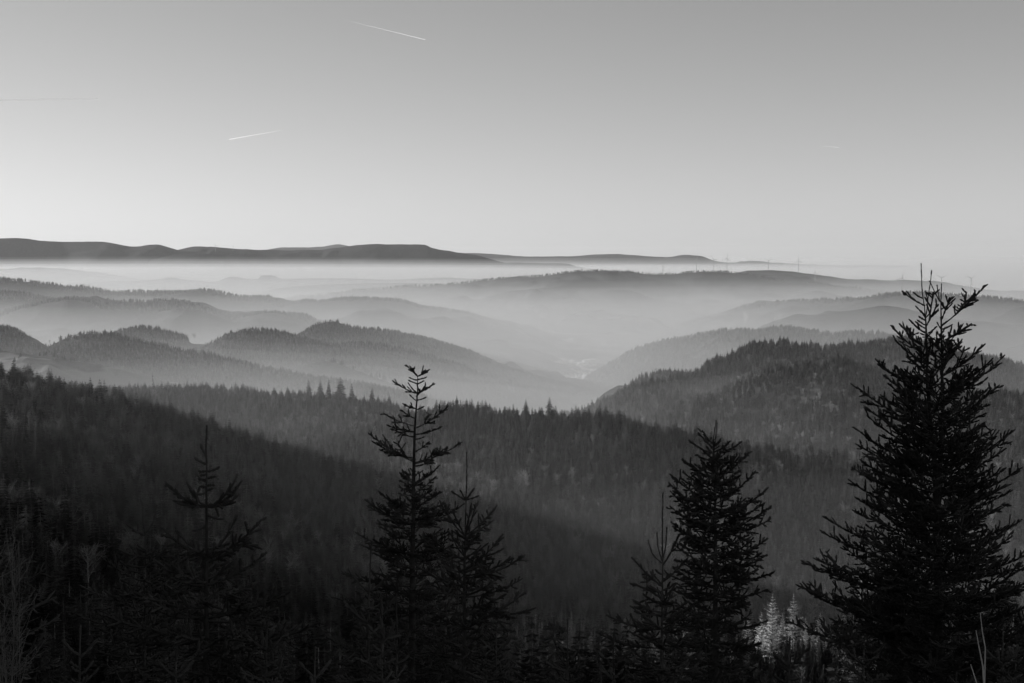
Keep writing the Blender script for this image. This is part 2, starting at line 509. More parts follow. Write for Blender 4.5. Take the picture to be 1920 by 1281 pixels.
# ------------------------------------------------------------------ near terrain: the camera's hillside, the left slope, the facing slope
TREE_N = 17.0
canopy = [
    # left slope skyline
    (-200, 650, 1150), (0, 692, 1150), (100, 714, 1180), (200, 739, 1200), (300, 770, 1220), (420, 805, 1230), (520, 832, 1230), (620, 860, 1220), (720, 890, 1200),
    # left slope face
    (-200, 800, 760), (0, 800, 820), (150, 900, 700), (300, 950, 770), (450, 950, 870), (600, 980, 920), (0, 1000, 480), (200, 1050, 500), (400, 1100, 560),
    (600, 1130, 650), (0, 1200, 330), (300, 1230, 380), (600, 1270, 450),
    # valley bottom
    (800, 1000, 1130), (900, 1100, 1020), (1000, 1180, 930), (1200, 1210, 950), (1400, 1240, 960), (1700, 1240, 960), (2000, 1240, 960),
    # lower facing slope, left
    (300, 785, 2000), (450, 800, 1950), (600, 826, 1850), (740, 856, 1620),
    # facing ridge crest
    (-100, 738, 2400), (190, 732, 2380), (330, 727, 2360), (480, 741, 2320), (600, 742, 2230), (720, 746, 2080), (850, 756, 1820), (1000, 761, 1700), (1130, 772, 1650),
    (1250, 803, 1580), (1420, 855, 1520), (1640, 873, 1500), (1900, 874, 1500), (2100, 872, 1500),
    # facing slope
    (850, 900, 1440), (1000, 950, 1340), (1000, 1080, 1150), (1200, 950, 1370), (1200, 1100, 1160), (1450, 1000, 1340), (1450, 1120, 1160), (1700, 1000, 1340), (1700, 1120, 1160), (1950, 1000, 1340), (1950, 1120, 1160),
]
pts = []
for a, b, D in canopy:
    x, y, z = unproject(a, b, D); pts.append((float(x), float(y), float(z) - TREE_N))
for a, D, drop in [(-100, 2650, 70), (330, 2620, 70), (600, 2500, 70), (850, 2080, 70), (1130, 1900, 70), (1420, 1780, 60), (1900, 1760, 55),
                   (-100, 3200, 330), (330, 3200, 330), (850, 2750, 330), (1420, 2500, 150), (1900, 2500, 150)]:
    yy = float(np.interp(a, [-100, 330, 600, 850, 1130, 1420, 1900], [738, 727, 742, 756, 772, 855, 874]))
    dd = float(np.interp(a, [-100, 330, 600, 850, 1130, 1420, 1900], [2400, 2360, 2230, 1820, 1650, 1520, 1500]))
    x, y, z = unproject(a, yy, dd)
    pts.append(((a - CX) / F * D, D, float(z) - TREE_N - drop))
for a, D, z in [(200, 1500, -55), (420, 1480, -50), (600, 1420, -40)]:
    x, y, zz = unproject(a, 770 if a == 200 else 803 if a == 420 else 850, 1220)
    pts.append(((a - CX) / F * D, D, float(zz) - TREE_N + z))
pts += [(0, 0, 897.6), (0, -60, 902), (12, 18, 890.5), (-12, 18, 891.5), (0, 40, 881), (0, 100, 856), (0, 200, 815), (0, 330, 765), (60, 160, 832), (80, 420, 782), (140, 420, 776),
        (200, 250, 800), (260, 600, 700), (-60, 160, 842), (-40, 300, 790), (300, 100, 850), (-100, 40, 918), (-230, 120, 985), (-320, 180, 1000), (-450, 250, 1005), (-620, 320, 990),  # unseen shoulder at the left, raised to keep direct sun off the foreground
        (-250, 235, 955), (-330, 340, 948), (-420, 480, 885), (-480, 600, 830), (-560, 800, 815), (-700, 900, 830), (-300, -60, 950), (600, 600, 640), (900, 900, 620), (-1000, 1300, 800), (-1300, 1900, 760)]
P = np.array(pts)
PS = P[:, :2] / 500.0
A = np.sqrt(((PS[:, None] - PS[None]) ** 2).sum(-1))
n_ctl = len(P); n = n_ctl
K = np.zeros((n + 3, n + 3)); K[:n, :n] = A + np.eye(n) * -0.02
K[:n, n] = 1; K[:n, n + 1:] = PS; K[n, :n] = 1; K[n + 1:, :n] = PS.T
rbf_w = np.linalg.solve(K, np.concatenate([P[:, 2], np.zeros(3)]))


def near_z(x, y):
    x = np.asarray(x, float); y = np.asarray(y, float)
    sh = x.shape; q = np.stack([x.ravel(), y.ravel()], 1) / 500.0
    out = np.empty(len(q))
    for s in range(0, len(q), 20000):
        d = np.sqrt(((q[s:s + 20000, None] - PS[None]) ** 2).sum(-1))
        out[s:s + 20000] = d @ rbf_w[:n_ctl] + rbf_w[n_ctl] + q[s:s + 20000] @ rbf_w[n_ctl + 1:]
    amp = np.clip(y.ravel() / 300 - 0.2, 0, 1)
    out += amp * 9 * fbm(x.ravel() / 160, y.ravel() / 160, 3, 77)
    return out.reshape(sh)


xs = np.linspace(-1500, 1500, 231); ys = np.linspace(-120, 3000, 241)
X, Y = np.meshgrid(xs, ys)
Z = near_z(X, Y)
i, j = np.meshgrid(np.arange(len(xs) - 1), np.arange(len(ys) - 1))
a = (j * len(xs) + i).ravel()
tag(link('hillside', mesh_np('hillside', np.stack([X, Y, Z], -1).reshape(-1, 3), None, np.stack([a, a + 1, a + 1 + len(xs), a + len(xs)], 1), True), M['floor']),
    'dark forested hillside falling away below the viewpoint', kind='structure')

# ------------------------------------------------------------------ haze and the mist lying in the valleys
def box_obj(name, lo, hi, mat, label):
    lo = np.array(lo, float); hi = np.array(hi, float)
    mb = MB(); mb.box((lo + hi) / 2, hi - lo)
    return tag(link(name, mb.mesh(name), mat), label, kind='stuff')


HAZE_G = 0.2
box_obj('haze', (-99000, -4500, 250), (99000, 99000, 1500), volume_mat('haze', 9.5e-6, HAZE_G), 'thin even haze filling the whole view')
for k, (top, dens) in enumerate([(860, 7.0e-6), (800, 1.3e-5), (745, 2.6e-5), (690, 6.0e-5), (640, 1.2e-4), (560, 1.3e-4)]):
    box_obj('valley_mist', (-98500 + k * 60, -4300 + k * 20, 262 + 3 * k), (98500 - k * 60, 98500 - k * 60, top), volume_mat('valley_mist', dens, HAZE_G),
            'soft mist lying in the valleys')


def fog_lens(c, r, dens, label):
    nu, nv = 48, 24
    V = []; Q = []
    for b in range(nv + 1):
        ph = math.pi * b / nv
        for a in range(nu):
            th = 2 * math.pi * a / nu
            V.append((c[0] + r[0] * math.sin(ph) * math.cos(th), c[1] + r[1] * math.sin(ph) * math.sin(th), c[2] + r[2] * math.cos(ph)))
    for b in range(nv):
        for a in range(nu):
            Q.append((b * nu + a, (b + 1) * nu + a, (b + 1) * nu + (a + 1) % nu, b * nu + (a + 1) % nu))
    tag(link('fog_bank', mesh_np('fog_bank', V, None, Q, True), volume_mat('fog_bank', dens, HAZE_G)), label, kind='stuff')


for k, (top, dens) in enumerate([(895, 2.2e-5), (868, 4.0e-5), (838, 7.0e-5), (805, 1.7e-4), (770, 3.5e-4)]):
    fog_lens((-4500, 17600, 620), (9000 + 400 * k, 3600 - 120 * k, top - 620), dens, 'bright bank of fog before the far mountains')
for top, dens in [(718, 4e-5), (695, 7e-5), (670, 1.1e-4), (642, 1.6e-4), (610, 3.2e-4)]:
    fog_lens((-1250, 3450, 380), (2000, 1400, top - 380), dens, 'pool of mist in the valley behind the ridge crest at the left')
fog_lens((-560, 2000, 600), (760, 560, 150), 9e-5, 'added thin mist brightening the hollow behind the left hillside')  # mist added to brighten the wooded ridge behind it
fog_lens((800, 2250, 540), (950, 560, 190), 1.5e-4, 'added thin mist brightening the dark hill at the right')  # also added, lifts the tone of the dark hill
fog_lens((-300, 850, 760), (430, 520, 120), 3.2e-5, 'added thin mist brightening the left hillside')  # added to lighten the shaded slope behind the open spruce
fog_lens((330, 1230, 560), (620, 300, 145), 8e-5, 'added thin mist brightening the hollow under the facing slope')  # added veil that raises the grey of the facing slope
fog_lens((6500, 23500, 560), (15000, 5200, 215), 1.0e-4, 'thin bank of fog under the distant right ridge')


# ------------------------------------------------------------------ forest tree kinds (unit height, scaled per tree)
def spruce_crown_mesh(name, whorls, per, rad, seed, base=0.14, droop=0.35, dense=True):
    r = np.random.default_rng(seed)
    V = []; T = []
    n = 0
    for w in range(whorls):
        h = base + (0.985 - base) * (w / (whorls - 1.0)) ** 0.92 + r.uniform(-0.008, 0.008)
        rr = rad * (1 - h) ** 0.70 * r.uniform(0.75, 1.15) + 0.006
        if h < base + 0.12: rr *= 0.75
        a0 = r.uniform(0, 6.28)
        k = per if h < 0.8 else max(4, per - 3)
        for b in range(k):
            a = a0 + 6.283 * b / k + r.uniform(-0.25, 0.25)
            L = rr * r.uniform(0.55, 1.2)
            d = np.array([math.cos(a), math.sin(a), 0]); s = np.array([-math.sin(a), math.cos(a), 0])
            dr = droop * L * r.uniform(0.6, 1.3)
            p0 = np.array([0, 0, h]); p1 = d * L * 0.55 + np.array([0, 0, h - dr * 0.7]); p2 = d * L + np.array([0, 0, h - dr * 0.85])
            wd = L * r.uniform(0.15, 0.26)
            low = np.array([0, 0, -L * r.uniform(0.22, 0.4)])
            if dense:          # a narrow spine with drooping side sprays
                k0 = n
                V += [p0 + s * L * 0.03, p0 - s * L * 0.03, p1 + low * 0.35, p2]
                T += [(k0, k0 + 1, k0 + 2), (k0, k0 + 2, k0 + 3), (k0 + 1, k0 + 3, k0 + 2)]
                n += 4
                for q_ in range(4):
                    f_ = 0.22 + 0.2 * q_ + r.uniform(-0.05, 0.05)
                    c_ = p0 + (p1 - p0) * min(1, f_ / 0.55) if f_ < 0.55 else p1 + (p2 - p1) * ((f_ - 0.55) / 0.45)
                    for sg in (-1, 1):
                        ln_ = L * (0.42 - 0.28 * f_) * r.uniform(0.7, 1.25)
                        tip = c_ + sg * s * ln_ * 0.75 + d * ln_ * 0.6 + low * r.uniform(0.25, 0.9)
                        wv_ = (d * 0.5 - np.array([0, 0, 1.0]) * 0.8) * L * 0.085
                        V += [c_ - wv_ * 0.4, c_ + wv_, tip]
                        T += [(n, n + 1, n + 2)]
                        n += 3
            else:
                V += [p0, p1 + s * wd + low * 0.5, p1 - s * wd + low * 0.5, p2]
                T += [(n, n + 1, n + 3), (n, n + 3, n + 2)]
                n += 4
    # leader
    V += [np.array([0.004, 0, 0.94]), np.array([-0.004, 0.003, 0.94]), np.array([0, -0.004, 0.94]), np.array([0, 0, 1.0])]
    T += [(n, n + 1, n + 3), (n + 1, n + 2, n + 3), (n + 2, n, n + 3)]
    return mesh_np(name, V, T)


def trunk_mesh(name, top=0.96, r0=0.0105, lean=0.0):
    mb = MB()
    mb.tube([(0, 0, -0.08), (0, 0, 0.15), (lean * 0.3, 0, 0.5), (lean, 0, top)], [r0, r0 * 0.92, r0 * 0.6, r0 * 0.12], 5)
    return mb.mesh(name, True)


def bare_crown_mesh(name, seed, spread=0.24, nb=34, low=0.3, up=1.0):
    """leafless broadleaved crown: forking strips from limb to twig"""
    r = np.random.default_rng(seed)
    V = []; T = []

    def strip(p, q, w):
        k = len(V)
        d = q - p
        s = np.cross(d, r.normal(size=3)); s /= np.linalg.norm(s) + 1e-9
        V.extend([p - s * w, p + s * w, q - s * w * 0.35, q + s * w * 0.35])
        T.extend([(k, k + 1, k + 3), (k, k + 3, k + 2)])
    for b in range(nb):
        h = low + (0.92 - low) * r.uniform(0, 1) ** 0.9
        a = r.uniform(0, 6.283)
        L = spread * r.uniform(0.5, 1.1) * (1.05 - abs(h - 0.55) * 0.9)
        el = r.uniform(0.5, 1.15) * up
        d = np.array([math.cos(a) * math.cos(el), math.sin(a) * math.cos(el), math.sin(el)])
        p0 = np.array([0, 0, h * 0.9]); p1 = p0 + d * L * 0.6; p2 = p1 + (d + np.array([0, 0, 0.25])) * L * 0.45
        strip(p0, p1, 0.0042); strip(p1, p2, 0.0026)
        for c in range(7):
            t = r.uniform(0.25, 1.0)
            p = p0 + (p2 - p0) * t
            e = d + r.normal(size=3) * 0.55 + np.array([0, 0, 0.35]); e /= np.linalg.norm(e)
            q = p + e * L * r.uniform(0.25, 0.5)
            strip(p, q, 0.0018)
            for c2 in range(2):
                e2 = e + r.normal(size=3) * 0.5; e2 /= np.linalg.norm(e2)
                strip(p + (q - p) * r.uniform(0.4, 1), q + e2 * L * 0.18, 0.0012)
    V = np.array(V); V[:, 2] = V[:, 2] / V[:, 2].max()
    return mesh_np(name, V, T)


KIND = []   # (crown mesh, crown material, trunk mesh, name)
for s_, (rad, dr) in enumerate([(0.185, 0.45), (0.215, 0.35), (0.165, 0.6), (0.235, 0.3)]):
    cm = spruce_crown_mesh('spruce_crown', 27, 12, rad, 100 + s_, base=[0.12, 0.2, 0.1, 0.28][s_], droop=dr)
    cm.materials.append(M['crown'])
    tm = trunk_mesh('spruce_trunk'); tm.materials.append(M['wood'])
    KIND.append((cm, tm, 'spruce_tree'))
for s_ in range(3):
    cm = bare_crown_mesh('bare_crown', 200 + s_, spread=[0.24, 0.3, 0.2][s_], low=[0.3, 0.25, 0.4][s_]); cm.materials.append(M['bare'])
    tm = trunk_mesh('bare_trunk', 0.9, 0.009, 0.02); tm.materials.append(M['wood'])
    KIND.append((cm, tm, 'bare_tree'))
NS = 4


def place_tree(kind, loc, sx, sz, rot, label, cat, group=None, name=None, crown=None):
    cm, tm, nm = KIND[kind]
    root = empty(name or nm, loc, label, cat, group)
    root.scale = (sx, sx, sz)
    root.rotation_euler = (random.uniform(-0.02, 0.02), random.uniform(-0.02, 0.02), rot)
    c = link('crown', crown or cm, None, root)
    t = link('trunk', tm, None, root)
    return root, c, t


# ------------------------------------------------------------------ points of the near forest
def near_forest_points():
    out = []
    for (y0, y1, sp) in [(130, 700, 6.2), (700, 1300, 7.6), (1300, 2600, 9.2)]:
        xs_ = np.arange(-1080, 900, sp); ys_ = np.arange(y0, y1, sp)
        X_, Y_ = np.meshgrid(xs_, ys_)
        X_ = (X_ + R.uniform(-0.48, 0.48, X_.shape) * sp).ravel(); Y_ = (Y_ + R.uniform(-0.48, 0.48, Y_.shape) * sp).ravel()
        k = np.abs(X_) < Y_ * 0.40 + 25
        out.append(np.stack([X_[k], Y_[k]], 1))
    q = np.vstack(out)
    z = near_z(q[:, 0], q[:, 1])
    q = np.column_stack([q, z])
    # drop what lies on the far side of the crest
    crest_x = np.array([-960, -690, -560, -420, -300, -190, -75, 25, 105, 172, 262, 390, 530, 700]); crest_y = np.array([2400, 2380, 2360, 2320, 2230, 2080, 1820, 1720, 1660, 1590, 1530, 1510, 1510, 1500.])
    k = q[:, 1] < np.interp(q[:, 0], crest_x, crest_y) + 130
    return q[k]


NP = near_forest_points()
# height above the frame's lower edge matters only
h_ = 23.0 * (1 + 0.26 * R.normal(size=len(NP)).clip(-1.6, 1.8)) * (0.88 + 0.3 * fbm(NP[:, 0] / 120, NP[:, 1] / 120, 2, 31))
px_, py_, fw_ = project(NP[:, 0], NP[:, 1], NP[:, 2] + h_)
keep = (py_ < 1330)
NP = NP[keep]; h_ = h_[keep]; px_ = px_[keep]; py_ = py_[keep]; fw_ = fw_[keep]
# kind: mostly spruce, broadleaved groups low on the facing slope
gro = fbm(NP[:, 0] / 90, NP[:, 1] / 140, 3, 51)
is_bare = (R.random(len(NP)) < np.clip(0.07 + 0.09 * (NP[:, 1] > 980) + 0.9 * (gro - 0.12) + 0.25 * ((NP[:, 1] > 1560) & (px_ < 780)) + 0.10 * ((NP[:, 1] < 1320) & (px_ < 700)), 0.03, 0.7)) & (NP[:, 1] > 350)
kind_ = np.where(is_bare, NS + R.integers(0, 3, len(NP)), R.integers(0, NS, len(NP)))
h_ = np.where(is_bare, h_ * 0.92, h_)
sx_ = h_ * R.uniform(1.0, 1.65, len(NP)) * np.where(is_bare, 0.85, 1.0)
rot_ = R.uniform(0, 6.28, len(NP))
# a few gaps (clearings and rides)
gap = fbm(NP[:, 0] / 60 + 40, NP[:, 1] / 60, 2, 91)
ok_ = (gap < 0.5) & ~((px_ > 1375) & (px_ < 1600) & (NP[:, 1] < 470)) & ~((fw_ < 330) & (px_ < 680) & (py_ < 1060)) & ~((fw_ < 260) & (py_ < 1130))
NP, h_, sx_, rot_, kind_, px_, py_, fw_ = [v[ok_] for v in (NP, h_, sx_, rot_, kind_, px_, py_, fw_)]

# which of them show largest: a coarse id buffer, far to near
order = np.argsort(-fw_)
W2, H2 = 640, 427
buf = np.full((H2, W2), -1, np.int32)
bx, by, _ = project(NP[:, 0], NP[:, 1], NP[:, 2])
sc_ = W2 / 1920.0
area0 = np.zeros(len(NP))
for i_ in order:
    cx = px_[i_] * sc_; ty = py_[i_] * sc_; yb = by[i_] * sc_
    if cx < -5 or cx > W2 + 5 or ty > H2 - 1 or yb <= ty: continue
    hh = yb - ty; rw = sx_[i_] * 0.13 / fw_[i_] * F * sc_
    area0[i_] = max(1.0, hh * rw)
    for yy in range(max(0, int(ty)), min(H2, int(yb) + 1)):
        w_ = rw * min(1.0, 0.12 + 1.3 * (yy - ty) / hh)
        x0 = max(0, int(cx - w_)); x1 = min(W2, int(cx + w_) + 1)
        if x1 > x0: buf[yy, x0:x1] = i_


def tri_mask(poly):
    (ax, ay), (lx, ly), (rx, ry) = [(p * sc_, q * sc_) for p, q in poly]
    for yy in range(max(0, int(ay)), H2):
        t = (yy - ay) / max(1e-6, (ly - ay))
        x0 = int(ax + (lx - ax) * t); x1 = int(ax + (rx - ax) * t)
        buf[yy, max(0, x0):min(W2, x1)] = -1


for poly in [((1750, 560), (1520, 1120), (1960, 1120)), ((1340, 810), (1235, 1000), (1450, 1000)), ((778, 700), (650, 1050), (880, 1050)), ((875, 900), (780, 1080), (980, 1080)), ((388, 880), (200, 1150), (560, 1150))]:
    tri_mask(poly)
vis = np.bincount(buf[buf >= 0].ravel(), minlength=len(NP))
pick_s = [i_ for i_ in np.argsort(-vis) if kind_[i_] < NS][:290]
pick_b = [i_ for i_ in np.argsort(-vis) if kind_[i_] >= NS][:110]
picked = set(int(i_) for i_ in pick_s + pick_b)

SRC = [None] * len(KIND)
crest_lab = 'tall dark spruce standing along the crest of the facing ridge'
for i_ in sorted(picked, key=lambda k: -vis[k]):
    x, y, z = NP[i_]
    kd = int(kind_[i_])
    left = px_[i_] < 560 and y < 1320
    if kd < NS:
        if y > 1650 or (y > 1480 and px_[i_] > 1200): lab, g = 'small dark spruce in the wood along the facing ridge crest', 'spruces along the ridge crest'
        elif y > 980 and px_[i_] < 780: lab, g = 'dark spruce on the slope across the valley, left of the slim fir', 'spruces across the valley left of the slim fir'
        elif y > 980 and px_[i_] < 1240: lab, g = 'dark spruce on the slope across the valley, between the slim fir and the dense spruce', 'spruces across the valley between the slim fir and the dense spruce'
        elif y > 980: lab, g = 'dark spruce on the slope across the valley, right of the thin leader spruce', 'spruces across the valley at the right'
        elif left and y > 600: lab, g = 'dim spruce high on the shaded left hillside under its skyline', 'spruces high on the left hillside'
        elif left and px_[i_] < 300: lab, g = 'dim spruce low on the left hillside, left of the open spruce', 'spruces low on the hillside left of the open spruce'
        elif left: lab, g = 'dim spruce low on the left hillside, beside or right of the open spruce', 'spruces low on the hillside right of the open spruce'
        else: lab, g = 'near dark spruce rising from the hillside below the viewpoint', 'spruces below the viewpoint'
        cat = 'spruce'
    else:
        if left: lab, g = 'pale leafless tree among dark spruces on the left hillside', 'leafless trees on the left hillside'
        else: lab, g = 'pale leafless tree among dark spruces on the slope across the valley', 'leafless trees on the facing slope'
        cat = 'bare tree'
    root, c_, t_ = place_tree(kd, (float(x), float(y), float(z)), float(sx_[i_]), float(h_[i_]), float(rot_[i_]), lab, cat, g)
    if SRC[kd] is None: SRC[kd] = (c_, t_)

# ------------------------------------------------------------------ the rest of the woods, instanced
def forest_nodes():
    ng = bpy.data.node_groups.new('forest_scatter', 'GeometryNodeTree')
    ng.interface.new_socket('Geometry', in_out='INPUT', socket_type='NodeSocketGeometry')
    ng.interface.new_socket('Geometry', in_out='OUTPUT', socket_type='NodeSocketGeometry')
    N, L = ng.nodes, ng.links
    gi = N.new('NodeGroupInput'); go = N.new('NodeGroupOutput')
    att = {}
    for nm, ty in (('scl', 'FLOAT_VECTOR'), ('rot', 'FLOAT'), ('kind', 'INT')):
        a_ = N.new('GeometryNodeInputNamedAttribute'); a_.data_type = ty; a_.inputs['Name'].default_value = nm
        att[nm] = a_.outputs['Attribute']
    cr = N.new('ShaderNodeCombineXYZ'); L.new(att['rot'], cr.inputs['Z'])
    er = N.new('FunctionNodeEulerToRotation'); L.new(cr.outputs[0], er.inputs[0])
    jo = N.new('GeometryNodeJoinGeometry')
    for part in (0, 1):
        jn = N.new('GeometryNodeJoinGeometry')
        for k in reversed(range(len(KIND))):
            oi = N.new('GeometryNodeObjectInfo')
            oi.transform_space = 'ORIGINAL'
            oi.inputs['Object'].default_value = SRC[k][part]
            oi.inputs['As Instance'].default_value = True
            L.new(oi.outputs['Geometry'], jn.inputs[0])
        ip = N.new('GeometryNodeInstanceOnPoints')
        L.new(gi.outputs[0], ip.inputs['Points'])
        L.new(jn.outputs[0], ip.inputs['Instance'])
        ip.inputs['Pick Instance'].default_value = True
        L.new(att['kind'], ip.inputs['Instance Index'])
        L.new(er.outputs[0], ip.inputs['Rotation'])
        L.new(att['scl'], ip.inputs['Scale'])
        L.new(ip.outputs[0], jo.inputs[0])
    L.new(jo.outputs[0], go.inputs[0])
    return ng


for k in range(len(KIND)):      # every kind needs one standing tree to copy
    if SRC[k] is None:
        i_ = int(np.where(kind_ == k)[0][0]); picked.add(i_)
        root, c_, t_ = place_tree(k, tuple(float(v) for v in NP[i_]), float(sx_[i_]), float(h_[i_]), float(rot_[i_]), 'spruce on the hillside below the viewpoint', 'spruce', 'spruces below the viewpoint')
        SRC[k] = (c_, t_)
NG = forest_nodes()


def forest(pts, sx, sz, rot, kind, label):
    me = bpy.data.meshes.new('forest')
    pts = np.asarray(pts, np.float32)
    me.vertices.add(len(pts)); me.vertices.foreach_set('co', pts.ravel())
    a_ = me.attributes.new('scl', 'FLOAT_VECTOR', 'POINT'); a_.data.foreach_set('vector', np.column_stack([sx, sx, sz]).astype(np.float32).ravel())
    a_ = me.attributes.new('rot', 'FLOAT', 'POINT'); a_.data.foreach_set('value', np.asarray(rot, np.float32))
    a_ = me.attributes.new('kind', 'INT', 'POINT'); a_.data.foreach_set('value', np.asarray(kind, np.int32))
    o = bpy.data.objects.new('forest', me); col.objects.link(o)
    tag(o, label, kind='stuff')
    md = o.modifiers.new('scatter', 'NODES'); md.node_group = NG
    return o


rest = np.array([i_ for i_ in range(len(NP)) if i_ not in picked])
forest(NP[rest], sx_[rest], h_[rest], rot_[rest], kind_[rest], 'dark spruce forest covering the near slopes')
print('near trees', len(rest), 'individual', len(picked))


def hill_forest(key, label, t0, t1, spacing, hgt, bare=0.08, seed=1, thin=-9.0, xr=None):
    """trees over the part of a hill between fractions t0 (behind the crest) and t1 (down the front)"""
    V, tf, W, Wb = HILLS[key]
    r = np.random.default_rng(seed)
    x0, x1 = V[0, 0, 0], V[0, -1, 0]
    length = x1 - x0
    depth = max(0, t1) * W + (min(0, t1) - t0 if t0 < 0 else 0) * Wb
    n = int(length * depth / spacing ** 2)
    ny, nx = V.shape[:2]
    u = r.random(n) * (nx - 1.001); t = r.uniform(t0, t1, n)
    jf = np.interp(t, tf, np.arange(ny)); j0 = np.clip(jf.astype(int), 0, ny - 2); i0 = u.astype(int)
    fy = (jf - j0)[:, None]; fx = (u - i0)[:, None]
    P_ = (V[j0, i0] * (1 - fx) + V[j0, i0 + 1] * fx) * (1 - fy) + (V[j0 + 1, i0] * (1 - fx) + V[j0 + 1, i0 + 1] * fx) * fy
    k = (np.abs(P_[:, 0]) < P_[:, 1] * 0.40) & (fbm(P_[:, 0] / 220, P_[:, 1] / 220, 3, seed + 5) > thin)
    if xr is not None:
        qx = CX + F * P_[:, 0] / P_[:, 1]
        k &= (qx > xr[0]) & (qx < xr[1])
    P_ = P_[k]; m = len(P_)
    hh = hgt * (1 + 0.2 * r.normal(size=m).clip(-1.7, 2.0)) * (0.9 + 0.35 * fbm(P_[:, 0] / 150, P_[:, 1] / 150, 2, seed + 8))
    kd = np.where(r.random(m) < bare, NS + r.integers(0, 3, m), r.integers(0, NS, m))
    P_[:, 2] -= 0.6
    forest(P_, hh * r.uniform(1.05, 1.6, m), hh, r.uniform(0, 6.28, m), kd, label)
    return m


tot = 0
tot += hill_forest('r5', 'dark spruce wood over the hill at the right', -0.10, 0.85, 10, 23, 0.08, 1)
tot += hill_forest('r5', 'spruce wood at the left end of the dark hill', -0.5, -0.10, 9, 18, 0.08, 21, xr=(1030, 1420))
tot += hill_forest('r5b', 'spruce wood on the nearer shoulder of the right hill', -0.10, 0.9, 9.5, 21, 0.14, 2)
tot += hill_forest('r5c', 'spruce wood on the shoulder at the right edge', -0.10, 0.7, 8.5, 19, 0.1, 3)
tot += hill_forest('r4', 'hazy wood on the hill rising from the valley', -0.08, 0.55, 11, 22, 0.2, 4)
tot += hill_forest('l7', 'hazy wood on the pointed hill', -0.08, 0.5, 9, 15, 0.05, 5)
tot += hill_forest('l6c', 'wood on the centre left hill', -0.08, 0.4, 9, 15, 0.1, 6)
tot += hill_forest('l6', 'wood along the dark spur from the left edge', -0.1, 0.3, 8.5, 14, 0.15, 7, thin=-0.5)
tot += hill_forest('l6b', 'small wood on the knoll', -0.2, 0.3, 8, 14, 0.1, 8, xr=(100, 352))
tot += hill_forest('l8', 'scattered trees on the faint low spur', -0.2, 0.6, 16, 19, 0.3, 9, thin=0.02)
tot += hill_forest('meadow', 'hedges and copses on the sunlit meadow slope', -0.1, 0.9, 17, 13, 0.4, 10, thin=0.14)
tot += hill_forest('l5', 'tree line of the lower hazy ridge', -0.06, 0.10, 15, 22, 0.1, 11)
tot += hill_forest('l4', 'tree line of the long wooded ridge', -0.05, 0.07, 16, 24, 0.1, 12)
tot += hill_forest('l4b', 'tree line of the wooded shoulder at the left edge', -0.05, 0.08, 15, 23, 0.1, 13)
tot += hill_forest('l3', 'tree line of the uppermost left ridge', -0.05, 0.07, 18, 25, 0.05, 14)
tot += hill_forest('r3', 'tree line of the grey rounded ridge', -0.05, 0.06, 18, 22, 0.1, 15)
tot += hill_forest('r2', 'tree line of the broad grey mountain', -0.03, 0.03, 22, 24, 0.1, 16)
print('far trees', tot)

hill_forest('knoll', 'small wood on the low rise behind the ridge crest', -0.3, 0.8, 8, 19, 0.1, 17)
hill_forest('bench', 'rows of pale young trees on the clearing', -0.1, 0.8, 9.5, 9, 0.4, 18)

# ------------------------------------------------------------------ far things: turbines, mast, lone tree, village, smoke, contrails
def make_turbine():
    root = empty('wind_turbine', (0, 0, 0), '', 'wind turbine', 'wind turbines on the ridges')
    mb = MB(); mb.tube([(0, 0, -15), (0, 0, 40), (0, 0, 98)], [2.2, 1.8, 1.2], 10)
    link('tower', mb.mesh('tower', True), M['turbine'], root)
    mb = MB(); mb.tube([(0, -4.5, 100), (0, -3, 100), (0, 6, 100), (0, 8, 100)], [1.6, 2.5, 2.5, 1.4], 8)
    link('nacelle', mb.mesh('nacelle', True), M['turbine'], root)
    mb = MB(); mb.tube([(0, -7.2, 100), (0, -6, 100), (0, -4.4, 100)], [0.5, 1.6, 2.0], 8)
    link('hub', mb.mesh('hub', True), M['turbine'], root)
    out = []
    for k in range(3):
        b = MB()
        V = []
        for t, c, th in [(0, 1.6, 1.4), (0.08, 2.4, 1.2), (0.25, 3.4, 0.7), (0.6, 2.1, 0.4), (0.95, 0.9, 0.2), (1.0, 0.3, 0.1)]:
            z = 1.2 + 43 * t
            V += [(-c * 0.35, -0.3, z), (0, -0.3 - th / 2, z), (c * 0.65, 0.25, z), (0, -0.3 + th / 2, z)]
        Q = [(i * 4 + j, i * 4 + (j + 1) % 4, (i + 1) * 4 + (j + 1) % 4, (i + 1) * 4 + j) for i in range(5) for j in range(4)]
        b.add(V, None, Q)
        o = link('blade', b.mesh('blade', True), M['turbine'], root)
        o.location = (0, -5.8, 100)
        out.append(o)
    return root


def copy_tree(o, parent=None):
    c = o.copy(); col.objects.link(c); c.parent = parent
    for ch in o.children:
        copy_tree(ch, c)
    return c


